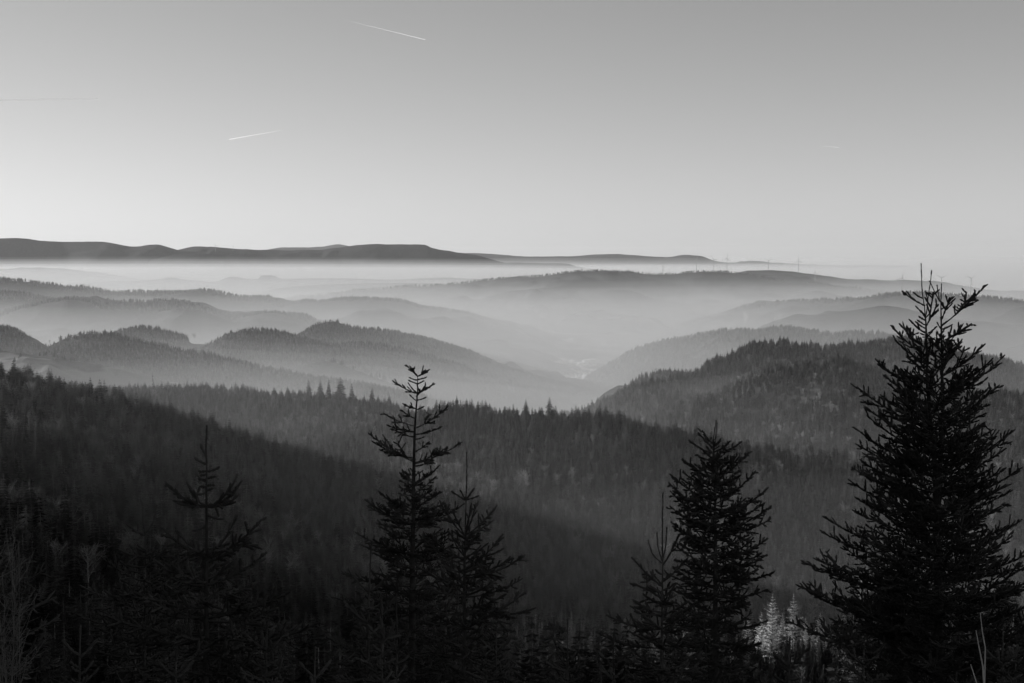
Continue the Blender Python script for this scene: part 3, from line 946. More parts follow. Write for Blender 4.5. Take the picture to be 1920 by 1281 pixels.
turb = make_turbine()
TURB = [  # x, hub y, foot y, D, label
    (404, 460, 470, 20000, 'tiny wind turbine on the far left range, left of the pair'),
    (437, 461, 470, 20000, 'tiny wind turbine on the far left range, right of the pair'),
    (1243, 487, 511, 12950, 'wind turbine at the notch of the broad mountain, leftmost on its crest'),
    (1306, 486, 508, 12950, 'wind turbine second from the left on the broad mountain crest'),
    (1338, 487, 508, 13000, 'shorter wind turbine third from the left on the broad mountain crest'),
    (1363, 485, 508, 13000, 'wind turbine rightmost of the four on the broad mountain crest'),
    (1441, 489, 509, 14200, 'faint wind turbine on the farther ridge, left of the one by the slope'),
    (1497, 489, 511, 14200, 'wind turbine on the farther ridge where it starts to slope down'),
    (1528, 511, 532, 13500, 'pale wind turbine standing below the skyline of the farther ridge'),
    (1691, 521, 549, 8600, 'tall wind turbine just left of the top of the big fir'),
    (1765, 521, 549, 8200, 'wind turbine behind the leaders of the big fir'),
    (1820, 522, 550, 7900, 'tall wind turbine just right of the top of the big fir'),
]
for i, (x, yh, yf, D, lab) in enumerate(TURB):
    o = turb if i == 0 else copy_tree(turb)
    p = U(x, yf, D); ph = U(x, yh, D)
    s = (ph.z - p.z) / 100.0
    o.location = p; o.scale = (s, s, s)
    o.rotation_euler.z = math.radians(random.uniform(-35, 35))
    o['label'] = lab
    sp = random.uniform(0, 2.1)
    for ch in o.children:
        if ch.name.startswith('blade'):
            ch.rotation_euler = (0, sp, 0); sp += 2 * math.pi / 3

# lattice mast behind the ridge crest
xm, ym = (284 - CX) / F * 2500, 2500
zb = float(near_z(np.array([xm]), np.array([ym]))[0])
zt = U(284, 697, 2500).z
root = empty('radio_mast', (xm, ym, zb), 'slim lattice mast standing behind the ridge crest at the left', 'radio mast')
H = zt - zb
legs = []
for k in range(3):
    a = 2 * math.pi * k / 3 + 0.4
    legs.append((np.array([math.cos(a) * 2.4, math.sin(a) * 2.4, 0]), np.array([math.cos(a) * 0.9, math.sin(a) * 0.9, H * 0.9])))
    mb = MB(); mb.tube([legs[-1][0], legs[-1][1]], [0.34, 0.24], 5); link('leg', mb.mesh('leg'), M['steel'], root)
for k in range(3):
    mb = MB(); p0, p1 = legs[k]; q0, q1 = legs[(k + 1) % 3]
    for s in range(18):
        t0, t1 = s / 18, (s + 1) / 18
        a_, b_ = (p0 + (p1 - p0) * t0, q0 + (q1 - q0) * t1) if s % 2 else (q0 + (q1 - q0) * t0, p0 + (p1 - p0) * t1)
        mb.tube([a_, b_], 0.13, 4)
    link('lattice_bracing', mb.mesh('lattice_bracing'), M['steel'], root)
mb = MB(); mb.tube([(0, 0, H * 0.88), (0, 0, H)], [0.3, 0.14], 5); link('antenna', mb.mesh('antenna'), M['steel'], root)
for k, f_ in enumerate((0.84, 0.72)):
    mb = MB(); mb.box((0.8 - k * 1.7, -0.5, H * f_), (0.5, 0.5, 2.2)); link('aerial_panel', mb.mesh('aerial_panel'), M['white'], root)

# the lone tree on the saddle
p = U(364, 636, 4470)
big = bare_crown_mesh('bare_crown', 333, spread=0.42, nb=60, low=0.22)
big.materials.append(M['bare'])
place_tree(NS, p, 24, 22, 0.3, 'round leafless tree standing alone at the end of the wooded knoll', 'bare tree', None, 'lone_tree', big)

# tall spruces that stand out on the ridge crest
TALL = [(579, 712, 1.15, 'bushy tall spruce, leftmost of the close group on the ridge crest'), (601, 711, 0.9, 'slim tall spruce, second from the left of the close group on the ridge crest'),
        (616, 710, 0.85, 'slim tall spruce, third from the left of the close group on the ridge crest'), (637, 706, 1.3, 'broadest and tallest spruce of the close group on the ridge crest'),
        (660, 718, 1.0, 'spruce just right of the broadest spruce on the ridge crest'), (698, 726, 1.0, 'pointed spruce standing alone near the right end of the crest group'),
        (345, 717, 1.25, 'broad spruce in the middle of the three standing over the left ridge wood'), (376, 716, 1.2, 'dark spruce on the right of the three standing over the left ridge wood'),
        (323, 724, 1.2, 'spruce on the left of the three standing over the left ridge wood'), (1031, 744, 1.1, 'tall spruce above the even tree line right of the slim fir'),
        (905, 749, 1.0, 'spruce rising a little above the tree line behind the leader shoot'), (985, 748, 1.0, 'spruce in the even tree line left of its tallest tree')]
for i, (x, y, wd, lab) in enumerate(TALL):
    D = float(np.interp(x, [323, 700, 905, 1031], [2350, 2110, 1740, 1690]))
    t = U(x, y, D); zb = float(near_z(np.array([t.x]), np.array([t.y]))[0]) - 0.5
    h = max(18.0, t.z - zb)
    place_tree(i % 2, (t.x, t.y, t.z - h), h * wd * 1.15, h, random.uniform(0, 6), lab, 'spruce', 'tall spruces on the ridge crest')

# sunlit pale trees below the big fir
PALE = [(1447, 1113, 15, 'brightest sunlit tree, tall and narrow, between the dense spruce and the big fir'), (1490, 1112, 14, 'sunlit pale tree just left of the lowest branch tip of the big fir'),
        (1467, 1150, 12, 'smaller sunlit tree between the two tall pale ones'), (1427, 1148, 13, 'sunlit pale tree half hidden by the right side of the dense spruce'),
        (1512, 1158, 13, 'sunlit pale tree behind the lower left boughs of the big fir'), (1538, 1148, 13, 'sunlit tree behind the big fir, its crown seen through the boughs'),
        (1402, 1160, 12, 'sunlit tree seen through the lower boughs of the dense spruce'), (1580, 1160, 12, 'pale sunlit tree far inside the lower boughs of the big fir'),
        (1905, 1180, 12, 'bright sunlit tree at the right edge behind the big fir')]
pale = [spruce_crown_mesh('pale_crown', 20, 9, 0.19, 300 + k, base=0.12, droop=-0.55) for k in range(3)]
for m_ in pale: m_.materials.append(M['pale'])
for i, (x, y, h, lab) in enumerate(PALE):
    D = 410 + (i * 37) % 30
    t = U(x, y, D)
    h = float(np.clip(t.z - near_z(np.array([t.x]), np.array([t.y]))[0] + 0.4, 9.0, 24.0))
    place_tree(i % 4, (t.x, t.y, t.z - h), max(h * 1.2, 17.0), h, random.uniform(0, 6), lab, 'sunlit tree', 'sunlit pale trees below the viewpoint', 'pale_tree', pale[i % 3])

ux = R.uniform(35, 150, 2600); uy = R.uniform(235, 560, 2600); uh = R.uniform(3.0, 8.5, 2600)
forest(np.column_stack([ux, uy, near_z(ux, uy)]), uh * R.uniform(0.9, 1.5, 2600), uh, R.uniform(0, 6.28, 2600), np.where(R.random(2600) < 0.2, NS, 0) + R.integers(0, 3, 2600), 'dark thicket of young spruces under the sunlit pale trees')

# village on the valley floor
def house_mesh(l, w, h, rf):
    mb = MB()
    V = [(-l / 2, -w / 2, -1), (l / 2, -w / 2, -1), (l / 2, w / 2, -1), (-l / 2, w / 2, -1), (-l / 2, -w / 2, h), (l / 2, -w / 2, h), (l / 2, w / 2, h), (-l / 2, w / 2, h),
         (-l / 2, 0, h + rf), (l / 2, 0, h + rf)]
    mb.add(V, [(4, 8, 7), (5, 6, 9)], [(0, 1, 5, 4), (1, 2, 6, 5), (2, 3, 7, 6), (3, 0, 4, 7)])
    e = 0.6
    R_ = [(-l / 2 - e, -w / 2 - e, h - 0.3), (l / 2 + e, -w / 2 - e, h - 0.3), (l / 2 + e, 0, h + rf + 0.15), (-l / 2 - e, 0, h + rf + 0.15), (l / 2 + e, w / 2 + e, h - 0.3), (-l / 2 - e, w / 2 + e, h - 0.3)]
    mb.add(R_, None, [(0, 1, 2, 3), (3, 2, 4, 5)])
    mb.box((l * 0.2, w * 0.15, h + rf), (0.9, 0.9, 1.8))
    return mb.mesh('house')


HM = [house_mesh(14, 10, 6, 4.5), house_mesh(18, 11, 7, 5), house_mesh(40, 22, 8, 2.5)]
for m_ in HM: m_.materials.append(M['wall'])
for (x0, x1, y0, y1, num, kinds, lab, grp) in [
        (1050, 1120, 690, 712, 75, (0, 0, 1), 'small pale house of the hazy village on the valley floor', 'village houses in the hazy valley'),
        (1020, 1125, 676, 688, 40, (0, 1, 2), 'pale building on the far side of the village in the haze', 'buildings beyond the village'),
        (1100, 1160, 708, 722, 35, (0, 1, 1), 'sunlit house at the village edge below the hill', 'houses at the village edge'),
        (1022, 1075, 637, 641, 22, (2, 2, 1), 'bright hall of the far settlement at the foot of the hills', 'halls of the far settlement')]:
    for k in range(num):
        x = random.uniform(x0, x1); y = random.uniform(y0, y1)
        D = 594.0 / ((y - HORIZON) / F) * 1.0
        q = U(x, y, D)
        o = link('house', HM[random.choice(kinds)], None, None, (q.x, q.y, FLOOR + 10 * float(fbm(q.x / 900, q.y / 900, 3, 5)) - 0.2))
        sc = random.uniform(0.9, 1.5); o.scale = (sc, sc, sc)
        o.rotation_euler.z = random.choice([0.5, 0.5, 2.1, 1.2]) + random.uniform(-0.3, 0.3)
        tag(o, lab, 'house', grp)

# smoke from two chimneys in the haze
for (x, y0, y1, D, dens, w, lab) in [(1396, 607, 581, 7900, 0.012, 13, 'small white plume of smoke rising behind the wooded hill'), (1456, 604, 584, 7700, 0.0035, 22, 'fainter broad wisp of smoke right of the white plume')]:
    p0 = U(x, y0, D); p1 = U(x, y1, D); h = p1.z - p0.z
    mb = MB()
    P_ = [(p0.x + math.sin(t * 4) * w * 0.35 * t, p0.y, p0.z + h * t) for t in np.linspace(0, 1, 12)]
    tt = np.linspace(0, 1, 40)
    P_ = np.array([(p0.x + w * (0.9 * t * math.sin(t * 5.0) + 0.5 * t), p0.y, p0.z + h * t) for t in tt])
    mb.tube(P_, w * (0.12 + 0.88 * np.sin(np.clip(tt * 0.97 + 0.02, 0, 1) * math.pi) ** 0.8) * (1 + 0.35 * fbm(tt * 9, tt * 0 + x, 3, 3)), 14)
    tag(link('smoke_plume', mb.mesh('smoke_plume', True), volume_mat('smoke', dens, 0.1)), lab, 'smoke')


def contrail_mat():
    m, nt, b = new_mat('contrail')
    N, L = nt.nodes, nt.links
    b.inputs['Base Color'].default_value = (0.95, 0.95, 0.95, 1)
    b.inputs['Roughness'].default_value = 1.0
    tl = N.new('ShaderNodeBsdfTranslucent'); tl.inputs['Color'].default_value = (0.95, 0.95, 0.95, 1)
    mx = N.new('ShaderNodeMixShader'); mx.inputs[0].default_value = 0.55
    L.new(b.outputs[0], mx.inputs[1]); L.new(tl.outputs[0], mx.inputs[2])
    tr = N.new('ShaderNodeBsdfTransparent')
    geo = N.new('ShaderNodeNewGeometry'); nz = N.new('ShaderNodeTexNoise'); nz.inputs['Scale'].default_value = 0.004
    L.new(geo.outputs['Position'], nz.inputs['Vector'])
    mr = N.new('ShaderNodeMapRange'); mr.inputs['From Min'].default_value = 0.3; mr.inputs['From Max'].default_value = 0.7
    mr.inputs['To Min'].default_value = 0.42; mr.inputs['To Max'].default_value = 0.5
    L.new(nz.outputs['Fac'], mr.inputs['Value'])
    m2 = N.new('ShaderNodeMixShader')
    L.new(mr.outputs[0], m2.inputs[0]); L.new(tr.outputs[0], m2.inputs[1]); L.new(mx.outputs[0], m2.inputs[2])
    L.new(m2.outputs[0], N['Material Output'].inputs['Surface'])
    return m


CT = contrail_mat()
for (a_, b_, D0, D1, r0, r1, lab) in [((-90, 189), (183, 185.5), 73000, 73500, 44, 30, 'long level contrail entering from the left edge of the sky'),
                                      ((640, 36), (797, 74.5), 50300, 56000, 0.3, 12, 'slanting contrail near the top of the sky, sharp at its lower right end'),
                                      ((430, 261.5), (528, 244.5), 95000, 97000, 36, 3, 'short contrail rising to the right in the left half of the sky'),
                                      ((1538, 273.5), (1573, 276.5), 105000, 105000, 8, 26, 'tiny faint contrail in the right half of the sky')]:
    p0 = np.array(U(a_[0], a_[1], D0)); p1 = np.array(U(b_[0], b_[1], D1))
    t = np.linspace(0, 1, 40)[:, None]
    P_ = p0 + (p1 - p0) * t + R.normal(size=(40, 3)) * 3
    mb = MB(); mb.tube(P_, (r0 + (r1 - r0) * t[:, 0]) * R.uniform(0.92, 1.08, 40), 10)
    tag(link('contrail', mb.mesh('contrail', True), CT), lab, 'contrail')


# ------------------------------------------------------------------ foreground conifers: trunk, every bough with its own needles
UPV = np.array([0.0, 0.0, 1.0])
STAT = {'tri': 0, 'obj': 0}


def nrm(v):
    return v / (np.linalg.norm(v) + 1e-12)


class Bough:
    """one bough: woody axis with side shoots; needles are laid on the shoots afterwards"""
    def __init__(self, rng, yl, style):
        self.r = rng; self.yl = yl; self.st = style
        self.wood = []        # (points, r0, r1)
        self.shoots = []      # (p, q, density)

    def axis(self, P, order, r0, bare_from=None):
        P = np.asarray(P)
        self.wood.append((P, r0, 0.0022))
        seg = np.linalg.norm(np.diff(P, axis=0), axis=1); cum = np.concatenate([[0], np.cumsum(seg)]); L = cum[-1]
        for i in range(len(P) - 1):
            d_tip = L - cum[i + 1]
            if bare_from is not None and d_tip > bare_from: continue
            self.shoots.append((P[i], P[i + 1], 1.0 if d_tip < self.yl * 2.2 else 0.75))
        if order >= 3 or L < self.yl * 0.9: return
        k = 1
        r = self.r
        while True:
            dist = self.yl * k * r.uniform(0.93, 1.05)
            if dist > L * (0.86 if order == 0 else 0.8): break
            s = L - dist
            i = min(len(P) - 2, max(0, int(np.searchsorted(cum, s) - 1)))
            p = P[i] + (P[i + 1] - P[i]) * ((s - cum[i]) / max(1e-6, seg[i]))
            t = nrm(P[i + 1] - P[i])
            side = nrm(np.cross(t, UPV)); up2 = np.cross(side, t)
            roll = r.uniform(-0.65, 0.65)
            sd = side * math.cos(roll) + up2 * math.sin(roll)
            ll = min(self.yl * (0.72 + 0.55 * (k - 1)), 0.52 * dist + 0.04, 0.65)
            for sg in (-1, 1):
                if r.random() < 0.07: continue
                l = ll * r.uniform(0.6, 1.12)
                ang = math.radians(r.uniform(42, 62))
                d = nrm(t * math.cos(ang) + sg * sd * math.sin(ang) + UPV * (self.st['lift'] if order == 0 else self.st['lift2']) * r.uniform(0.4, 1.4))
                self.side(p, d, l, order + 1)
            if order == 0 and r.random() < self.st.get('top', 0.5):     # a shoot on the upper side
                self.side(p, nrm(t * 0.6 + up2 * r.uniform(0.5, 1.0) + side * r.uniform(-0.4, 0.4)), self.yl * r.uniform(0.35, 0.9), 3)
            for _ in range(r.integers(2, 5) if order < 2 else r.integers(0, 3)):        # short shoots between the nodes
                s2 = min(L * 0.98, max(0.0, s + self.yl * r.uniform(0.12, 0.85)))
                i2 = min(len(P) - 2, max(0, int(np.searchsorted(cum, s2) - 1)))
                p2 = P[i2] + (P[i2 + 1] - P[i2]) * ((s2 - cum[i2]) / max(1e-6, seg[i2]))
                d = nrm(t * 0.6 + sd * r.choice([-1, 1]) * r.uniform(0.5, 1.0) + UPV * r.uniform(-0.35, 0.35))
                self.side(p2, d, self.yl * r.uniform(0.25, 0.65), 3)
            k += 1

    def side(self, p, d, l, order):
        n = max(2, int(l / 0.11) + 1)
        bend = self.st['bend'] * self.r.uniform(0.5, 1.3)
        ts = np.linspace(0, 1, n + 1)[:, None]
        P = p + d * l * ts + UPV * bend * l * ts ** 2 + self.r.normal(size=(n + 1, 3)) * 0.004
        self.axis(P, order, 0.0022 + 0.006 * l)

    def build(self, root, name, needle_m, bark_m, nd=170, nl=0.025, nw=0.0065, label=None):
        mb = MB()
        for P, r0, r1 in self.wood:
            n = len(P)
            mb.tube(P, np.linspace(r0, r1, n), 5 if r0 > 0.008 else 3, cap=False)
        me = mb.mesh(name)
        o = link(name, me, bark_m, root)
        if label: o['label'] = label
        STAT['tri'] += len(me.polygons) * 2; STAT['obj'] += 2
        p = np.array([s[0] for s in self.shoots]); q = np.array([s[1] for s in self.shoots]); dn = np.array([s[2] for s in self.shoots])
        L = np.linalg.norm(q - p, axis=1)
        cnt = np.maximum(2, (L * nd * dn)).astype(int)
        idx = np.repeat(np.arange(len(p)), cnt); m = len(idx)
        ax = (q - p) / (L[:, None] + 1e-9)
        ref = np.where(np.abs(ax[:, 2:3]) < 0.9, np.array([[0, 0, 1.0]]), np.array([[1.0, 0, 0]]))
        e1 = np.cross(ax, ref); e1 /= np.linalg.norm(e1, axis=1, keepdims=True) + 1e-9
        e2 = np.cross(ax, e1)
        t = self.r.random(m); ph = self.r.uniform(0, 2 * math.pi, m)
        rad = e1[idx] * np.cos(ph)[:, None] + e2[idx] * np.sin(ph)[:, None]
        b = p[idx] + ax[idx] * (L[idx] * t)[:, None]
        tilt = self.r.uniform(0.45, 1.1, m)[:, None]
        dr = rad + ax[idx] * tilt; dr /= np.linalg.norm(dr, axis=1, keepdims=True)
        ln = (nl * self.r.uniform(0.75, 1.2, m))[:, None]
        wv = np.cross(dr, self.r.normal(size=(m, 3))); wv /= np.linalg.norm(wv, axis=1, keepdims=True) + 1e-9
        V = np.empty((m, 3, 3)); V[:, 0] = b - wv * nw / 2; V[:, 1] = b + wv * nw / 2; V[:, 2] = b + dr * ln
        # the dense inner sleeve of needles round every shoot
        ns = len(p); k5 = 4
        an = np.arange(k5) * 2 * math.pi / k5
        ring = e1[:, None, :] * np.cos(an)[None, :, None] + e2[:, None, :] * np.sin(an)[None, :, None]
        cr = nl * 0.50 * np.clip(dn, 0.4, 1.0)[:, None, None]
        ra = cr * self.r.uniform(0.55, 1.25, (ns, k5, 1)); rb = cr * self.r.uniform(0.55, 1.25, (ns, k5, 1)); rm = cr * self.r.uniform(0.7, 1.45, (ns, k5, 1))
        mid = (p + q) / 2
        A_ = p[:, None, :] + ring * ra * 0.8; M_ = mid[:, None, :] + ring * rm; B_ = q[:, None, :] + ring * rb * 0.8
        C_ = (q + ax * nl * 0.5)[:, None, :]
        SV = np.concatenate([A_, M_, B_, C_], axis=1)          # 16 per shoot piece
        base = (np.arange(ns) * (3 * k5 + 1))[:, None]
        j = np.arange(k5)[None, :]; j2 = (j + 1) % k5
        Q1 = np.stack([base + j, base + j2, base + k5 + j2, base + k5 + j], -1).reshape(-1, 4)
        Q2 = np.stack([base + k5 + j, base + k5 + j2, base + 2 * k5 + j2, base + 2 * k5 + j], -1).reshape(-1, 4)
        T3_ = np.stack([base + 2 * k5 + j, base + 2 * k5 + j2, base + 3 * k5 + 0 * j], -1).reshape(-1, 3)
        nv = ns * (3 * k5 + 1)
        allV = np.vstack([SV.reshape(-1, 3), V.reshape(-1, 3)])
        nme = mesh_np('needles', allV, np.vstack([T3_, nv + np.arange(m * 3).reshape(-1, 3)]), np.vstack([Q1, Q2]))
        link('needles', nme, needle_m, o)
        STAT['tri'] += m + ns * 25
        return o


def bez(a, b, sag, n):
    a = np.asarray(a, float); b = np.asarray(b, float)
    L = np.linalg.norm(b - a)
    c = (a + b) / 2 - UPV * sag * L
    t = np.linspace(0, 1, n)[:, None]
    return (1 - t) ** 2 * a + 2 * t * (1 - t) * c + t ** 2 * b


FIR = dict(lift=0.10, lift2=0.05, bend=0.18, sag=0.10, top=0.7)
SPRUCE = dict(lift=-0.10, lift2=-0.3, bend=0.02, sag=0.14, top=0.7)


def conifer(name, label, D, stems, leaders, tips, env, seed, style=FIR, yl=0.26, whorl=34, per=6, trunk_r=0.055, elev=(38, 10), cat='fir', nd=170, fill_from=None, depth_tips=0.5, stop=1296, fillc=1.0):
    rng = np.random.default_rng(seed)
    k = D / F
    main = stems[0]
    x0 = main[-1][0]
    bx_, by_, bz_ = unproject(x0, 1281, D)
    gz = float(near_z(np.array([float(bx_)]), np.array([float(D)]))[0])
    root = empty(name, (float(bx_), float(D), gz), label, cat)
    O = np.array([float(bx_), float(D), gz])

    def W(px, py, dd=0.0):
        return np.array([float(v) for v in unproject(px, py, D + dd)]) - O
    # stems
    sx = []
    for si, st in enumerate(stems):
        P_ = [W(px, py, 0.02 * si) for px, py in st]
        if si == 0: P_.append(np.array([0, 0, -0.2]))
        P_ = np.array(P_)
        zt, zl = P_[0, 2], P_[-1, 2]
        d_ = np.concatenate([[0], np.cumsum(np.linalg.norm(np.diff(P_, axis=0), axis=1))])
        q = np.linspace(0, d_[-1], max(10, int(d_[-1] / 0.25)))
        Q_ = np.stack([np.interp(q, d_, P_[:, j]) for j in range(3)], 1)
        Q_[1:-1, :2] += rng.normal(size=(len(Q_) - 2, 2)) * 0.004
        rr = 0.006 + trunk_r * (0.8 if si else 1.0) * (q / 5.5) ** 0.85
        mb = MB(); mb.tube(Q_[::-1], rr[::-1], 9, cap=True)
        me = mb.mesh('trunk', True); STAT['tri'] += len(me.polygons) * 2
        link('trunk', me, M['bark'], root)
        sx.append(st)

    def stem_x(py, si=0):
        st = sx[si]
        return float(np.interp(py, [p[1] for p in st], [p[0] for p in st]))
    # leaders: nearly bare upright shoots
    for pts_ in leaders:
        b = Bough(rng, 9.0, style)
        P_ = np.array([W(px, py, rng.uniform(-0.03, 0.03)) for px, py in pts_])
        d_ = np.concatenate([[0], np.cumsum(np.linalg.norm(np.diff(P_, axis=0), axis=1))])
        q = np.linspace(0, d_[-1], max(3, int(d_[-1] / 0.06)))
        b.axis(np.stack([np.interp(q, d_, P_[:, j]) for j in range(3)], 1), 3, 0.0075)
        b.wood[0] = (b.wood[0][0], 0.0075, 0.0045)
        tp = b.wood[0][0][-1]; ld = nrm(tp - b.wood[0][0][-2])
        for _ in range(3):                                   # winter buds at the tip
            e = nrm(ld + rng.normal(size=3) * 0.8); b.shoots.append((tp - ld * 0.012, tp + e * 0.006, 1.0))
        b.build(root, 'leader_shoot', M['needles'], M['bark'], nd * 0.8, 0.016, 0.0045)
    # boughs seen in outline
    for tp in tips:
        ax_, ay_, tx, ty = tp[:4]
        sag = tp[4] if len(tp) > 4 else style['sag']
        L2 = math.hypot(tx - ax_, ty - ay_) * k
        dd = rng.uniform(-1, 1) * depth_tips * L2 * 0.6
        A_, B_ = W(ax_, ay_), W(tx, ty, dd)
        L = np.linalg.norm(B_ - A_)
        b = Bough(rng, yl * rng.uniform(0.85, 1.1), style)
        b.axis(bez(A_, B_, sag, max(4, int(L / 0.1) + 2)), 0, 0.004 + 0.007 * L, bare_from=None if L < 1.5 else 1.5 + 0.2 * L)
        b.build(root, 'branch', M['needles'], M['bark'], nd)
    # boughs all round inside the outline
    ey = [e[0] for e in env]; ew = [e[1] for e in env]
    y = env[0][0] if fill_from is None else fill_from
    a0 = rng.uniform(0, 6.28)
    y1 = env[-1][0]
    while y < stop:
        f = (y - ey[0]) / (y1 - ey[0])
        n = per if y > ey[0] + 40 else max(3, per - 2)
        for j in range(n):
            az = a0 + 6.283 * j / n + rng.uniform(-0.4, 0.4)
            w = float(np.interp(y, ey, ew)) * k * rng.uniform(0.62, 0.98) * fillc
            yy = y + rng.uniform(-0.35, 0.35) * whorl
            si = rng.integers(0, len(stems))
            if yy < stems[si][0][1] + 12: si = 0
            el = math.radians(elev[0] + (elev[1] - elev[0]) * f + rng.uniform(-9, 9))
            A_ = W(stem_x(yy + math.tan(el) * 0.45 * w / k, si), yy + math.tan(el) * 0.45 * w / k)
            B_ = A_ + np.array([math.cos(az) * w, math.sin(az) * w, w * math.tan(el)])
            L = np.linalg.norm(B_ - A_)
            if L < 0.08: continue
            b = Bough(rng, yl * rng.uniform(0.8, 1.1), style)
            b.axis(bez(A_, B_, style['sag'], max(4, int(L / 0.1) + 2)), 0, 0.004 + 0.007 * L, bare_from=None if L < 1.5 else 1.5 + 0.2 * L)
            b.build(root, 'branch', M['needles'], M['bark'], nd)
        a0 += 0.7
        y += whorl * rng.uniform(0.85, 1.15) * (0.75 if y < ey[0] + 80 else 1.0)
    return root


# big fir at the right
T1 = [(1735, 573, 1691, 546), (1731, 560, 1712, 548), (1737, 592, 1717, 574), (1735, 625, 1706, 600), (1736, 610, 1720, 600), (1739, 670, 1670, 610), (1739, 655, 1686, 607), (1740, 685, 1679, 638),
      (1740, 605, 1757, 570), (1742, 600, 1750, 548), (1740, 625, 1757, 612), (1765, 612, 1848, 535, 0.06), (1765, 580, 1791, 560), (1765, 640, 1822, 607), (1765, 600, 1781, 558), (1766, 655, 1806, 607), (1768, 705, 1847, 645),
      (1766, 690, 1804, 636), (1767, 660, 1783, 628), (1768, 752, 1884, 666), (1768, 740, 1862, 672), (1739, 742, 1641, 673), (1740, 760, 1660, 705), (1739, 700, 1701, 668), (1740, 715, 1703, 700), (1741, 745, 1690, 692),
      (1745, 806, 1607, 726), (1746, 830, 1623, 763), (1746, 800, 1655, 743), (1745, 790, 1673, 737), (1746, 775, 1696, 728), (1750, 855, 1625, 779), (1752, 885, 1601, 801), (1753, 895, 1604, 832), (1754, 905, 1617, 849),
      (1756, 945, 1597, 877), (1755, 925, 1612, 862), (1768, 735, 1833, 688), (1768, 720, 1811, 692), (1768, 795, 1874, 722), (1768, 800, 1846, 761), (1768, 815, 1837, 779), (1768, 830, 1847, 795), (1766, 845, 1863, 805), (1764, 885, 1903, 806),
      (1763, 900, 1887, 841), (1762, 925, 1885, 880), (1762, 950, 1917, 876), (1757, 975, 1598, 905), (1757, 990, 1602, 932), (1757, 1010, 1598, 956), (1757, 1055, 1542, 968), (1757, 1070, 1541, 998), (1757, 1100, 1524, 1046), (1757, 1115, 1508, 1055),
      (1758, 1170, 1492, 1096), (1758, 1185, 1515, 1110), (1762, 990, 1884, 950), (1762, 1050, 1917, 974), (1762, 1035, 1890, 985), (1762, 1090, 1925, 1040), (1762, 1150, 1930, 1100), (1760, 1230, 1478, 1165), (1760, 1130, 1560, 1070), (1760, 1000, 1640, 955), (1762, 960, 1870, 920)]
conifer('fir_tree', 'big dark fir with several leaders towering at the right', 20.0,
        [[(1733, 572), (1736, 600), (1738, 700), (1745, 800), (1754, 880), (1758, 1000), (1760, 1281)], [(1764, 560), (1765, 620), (1767, 700), (1768, 780), (1763, 870), (1758, 960)]],
        [[(1733, 575), (1729, 545), (1727, 495)], [(1737, 590), (1741, 550), (1745, 527), (1746.5, 508)], [(1762, 566), (1749, 540), (1743, 527)], [(1764.5, 562), (1765.5, 533)], [(1762, 565), (1759, 548), (1757, 535)], [(1740, 565), (1735, 546)]],
        T1, [(600, 15), (660, 45), (700, 72), (760, 98), (800, 115), (860, 128), (900, 138), (960, 142), (1000, 150), (1040, 165), (1100, 195), (1160, 225), (1230, 245), (1335, 265)], 1, FIR, whorl=28, per=8, yl=0.23, trunk_r=0.075, elev=(36, 14), cat='fir')

# dense spruce with twin leaders
T2 = [(1339, 835, 1317, 807), (1339, 840, 1313, 815), (1339, 850, 1292, 826), (1340, 848, 1369, 827), (1340, 853, 1391, 828), (1341, 835, 1352, 822), (1339, 865, 1305, 852), (1339, 895, 1278, 862), (1341, 900, 1403, 848), (1340, 890, 1302, 870), (1341, 880, 1383, 853),
      (1340, 940, 1256, 889), (1341, 945, 1417, 883), (1339, 925, 1275, 895), (1341, 975, 1441, 914), (1341, 985, 1434, 943), (1341, 1000, 1446, 949), (1342, 1005, 1446, 973), (1339, 960, 1254, 906), (1339, 985, 1257, 921), (1339, 1000, 1256, 949), (1339, 1020, 1258, 979),
      (1342, 1050, 1440, 1010), (1342, 1090, 1452, 1073), (1342, 1075, 1438, 1040), (1339, 1060, 1262, 1020), (1342, 1120, 1440, 1105), (1339, 1100, 1250, 1075)]
conifer('spruce_tree', 'dense dark spruce with twin leaders right of the centre', 20.0,
        [[(1338, 826), (1340, 900), (1341, 1000), (1341, 1281)]],
        [[(1337, 830), (1339, 812), (1343, 789)], [(1340, 832), (1343, 815), (1344.5, 794)]],
        T2, [(840, 18), (860, 35), (900, 62), (950, 80), (1000, 86), (1080, 96), (1150, 104), (1335, 118)], 2, SPRUCE, whorl=27, per=8, trunk_r=0.06, elev=(34, 2), cat='spruce', yl=0.185)

# slim fir left of the centre
T3 = [(783, 706, 761, 684, 0.0), (783, 706, 768, 686, 0.0), (783, 706, 806, 693, 0.0), (783, 706, 802, 698, 0.0), (782, 713, 767, 708), (782, 712, 800, 707), (782, 719, 766, 713), (782, 720, 795, 714), (781, 738, 736, 714), (781, 738, 812, 721), (781, 737, 765, 718), (780, 744, 798, 722),
      (780, 751, 768, 740), (780, 751, 799, 745), (779, 766, 755, 757), (779, 769, 795, 762), (778, 799, 719, 775), (780, 803, 840, 762), (778, 785, 752, 769), (777, 810, 725, 797), (779, 815, 829, 800), (777, 820, 742, 808), (779, 824, 796, 819), (776, 866, 691, 812), (776, 862, 697, 827), (776, 858, 711, 843), (777, 870, 867, 829), (777, 868, 840, 838), (777, 875, 812, 862), (777, 848, 805, 828),
      (776, 906, 749, 887), (776, 900, 752, 893), (777, 910, 824, 873), (776, 920, 747, 913), (777, 925, 818, 893), (777, 935, 830, 922), (775, 962, 709, 922), (775, 986, 683, 936), (775, 980, 687, 948), (775, 990, 705, 981), (777, 960, 835, 943), (777, 990, 870, 945), (777, 975, 840, 957), (774, 1042, 666, 998), (774, 1045, 674, 1021), (776, 1030, 845, 1000), (776, 1045, 850, 1022), (773, 1100, 640, 1075), (773, 1140, 625, 1120)]
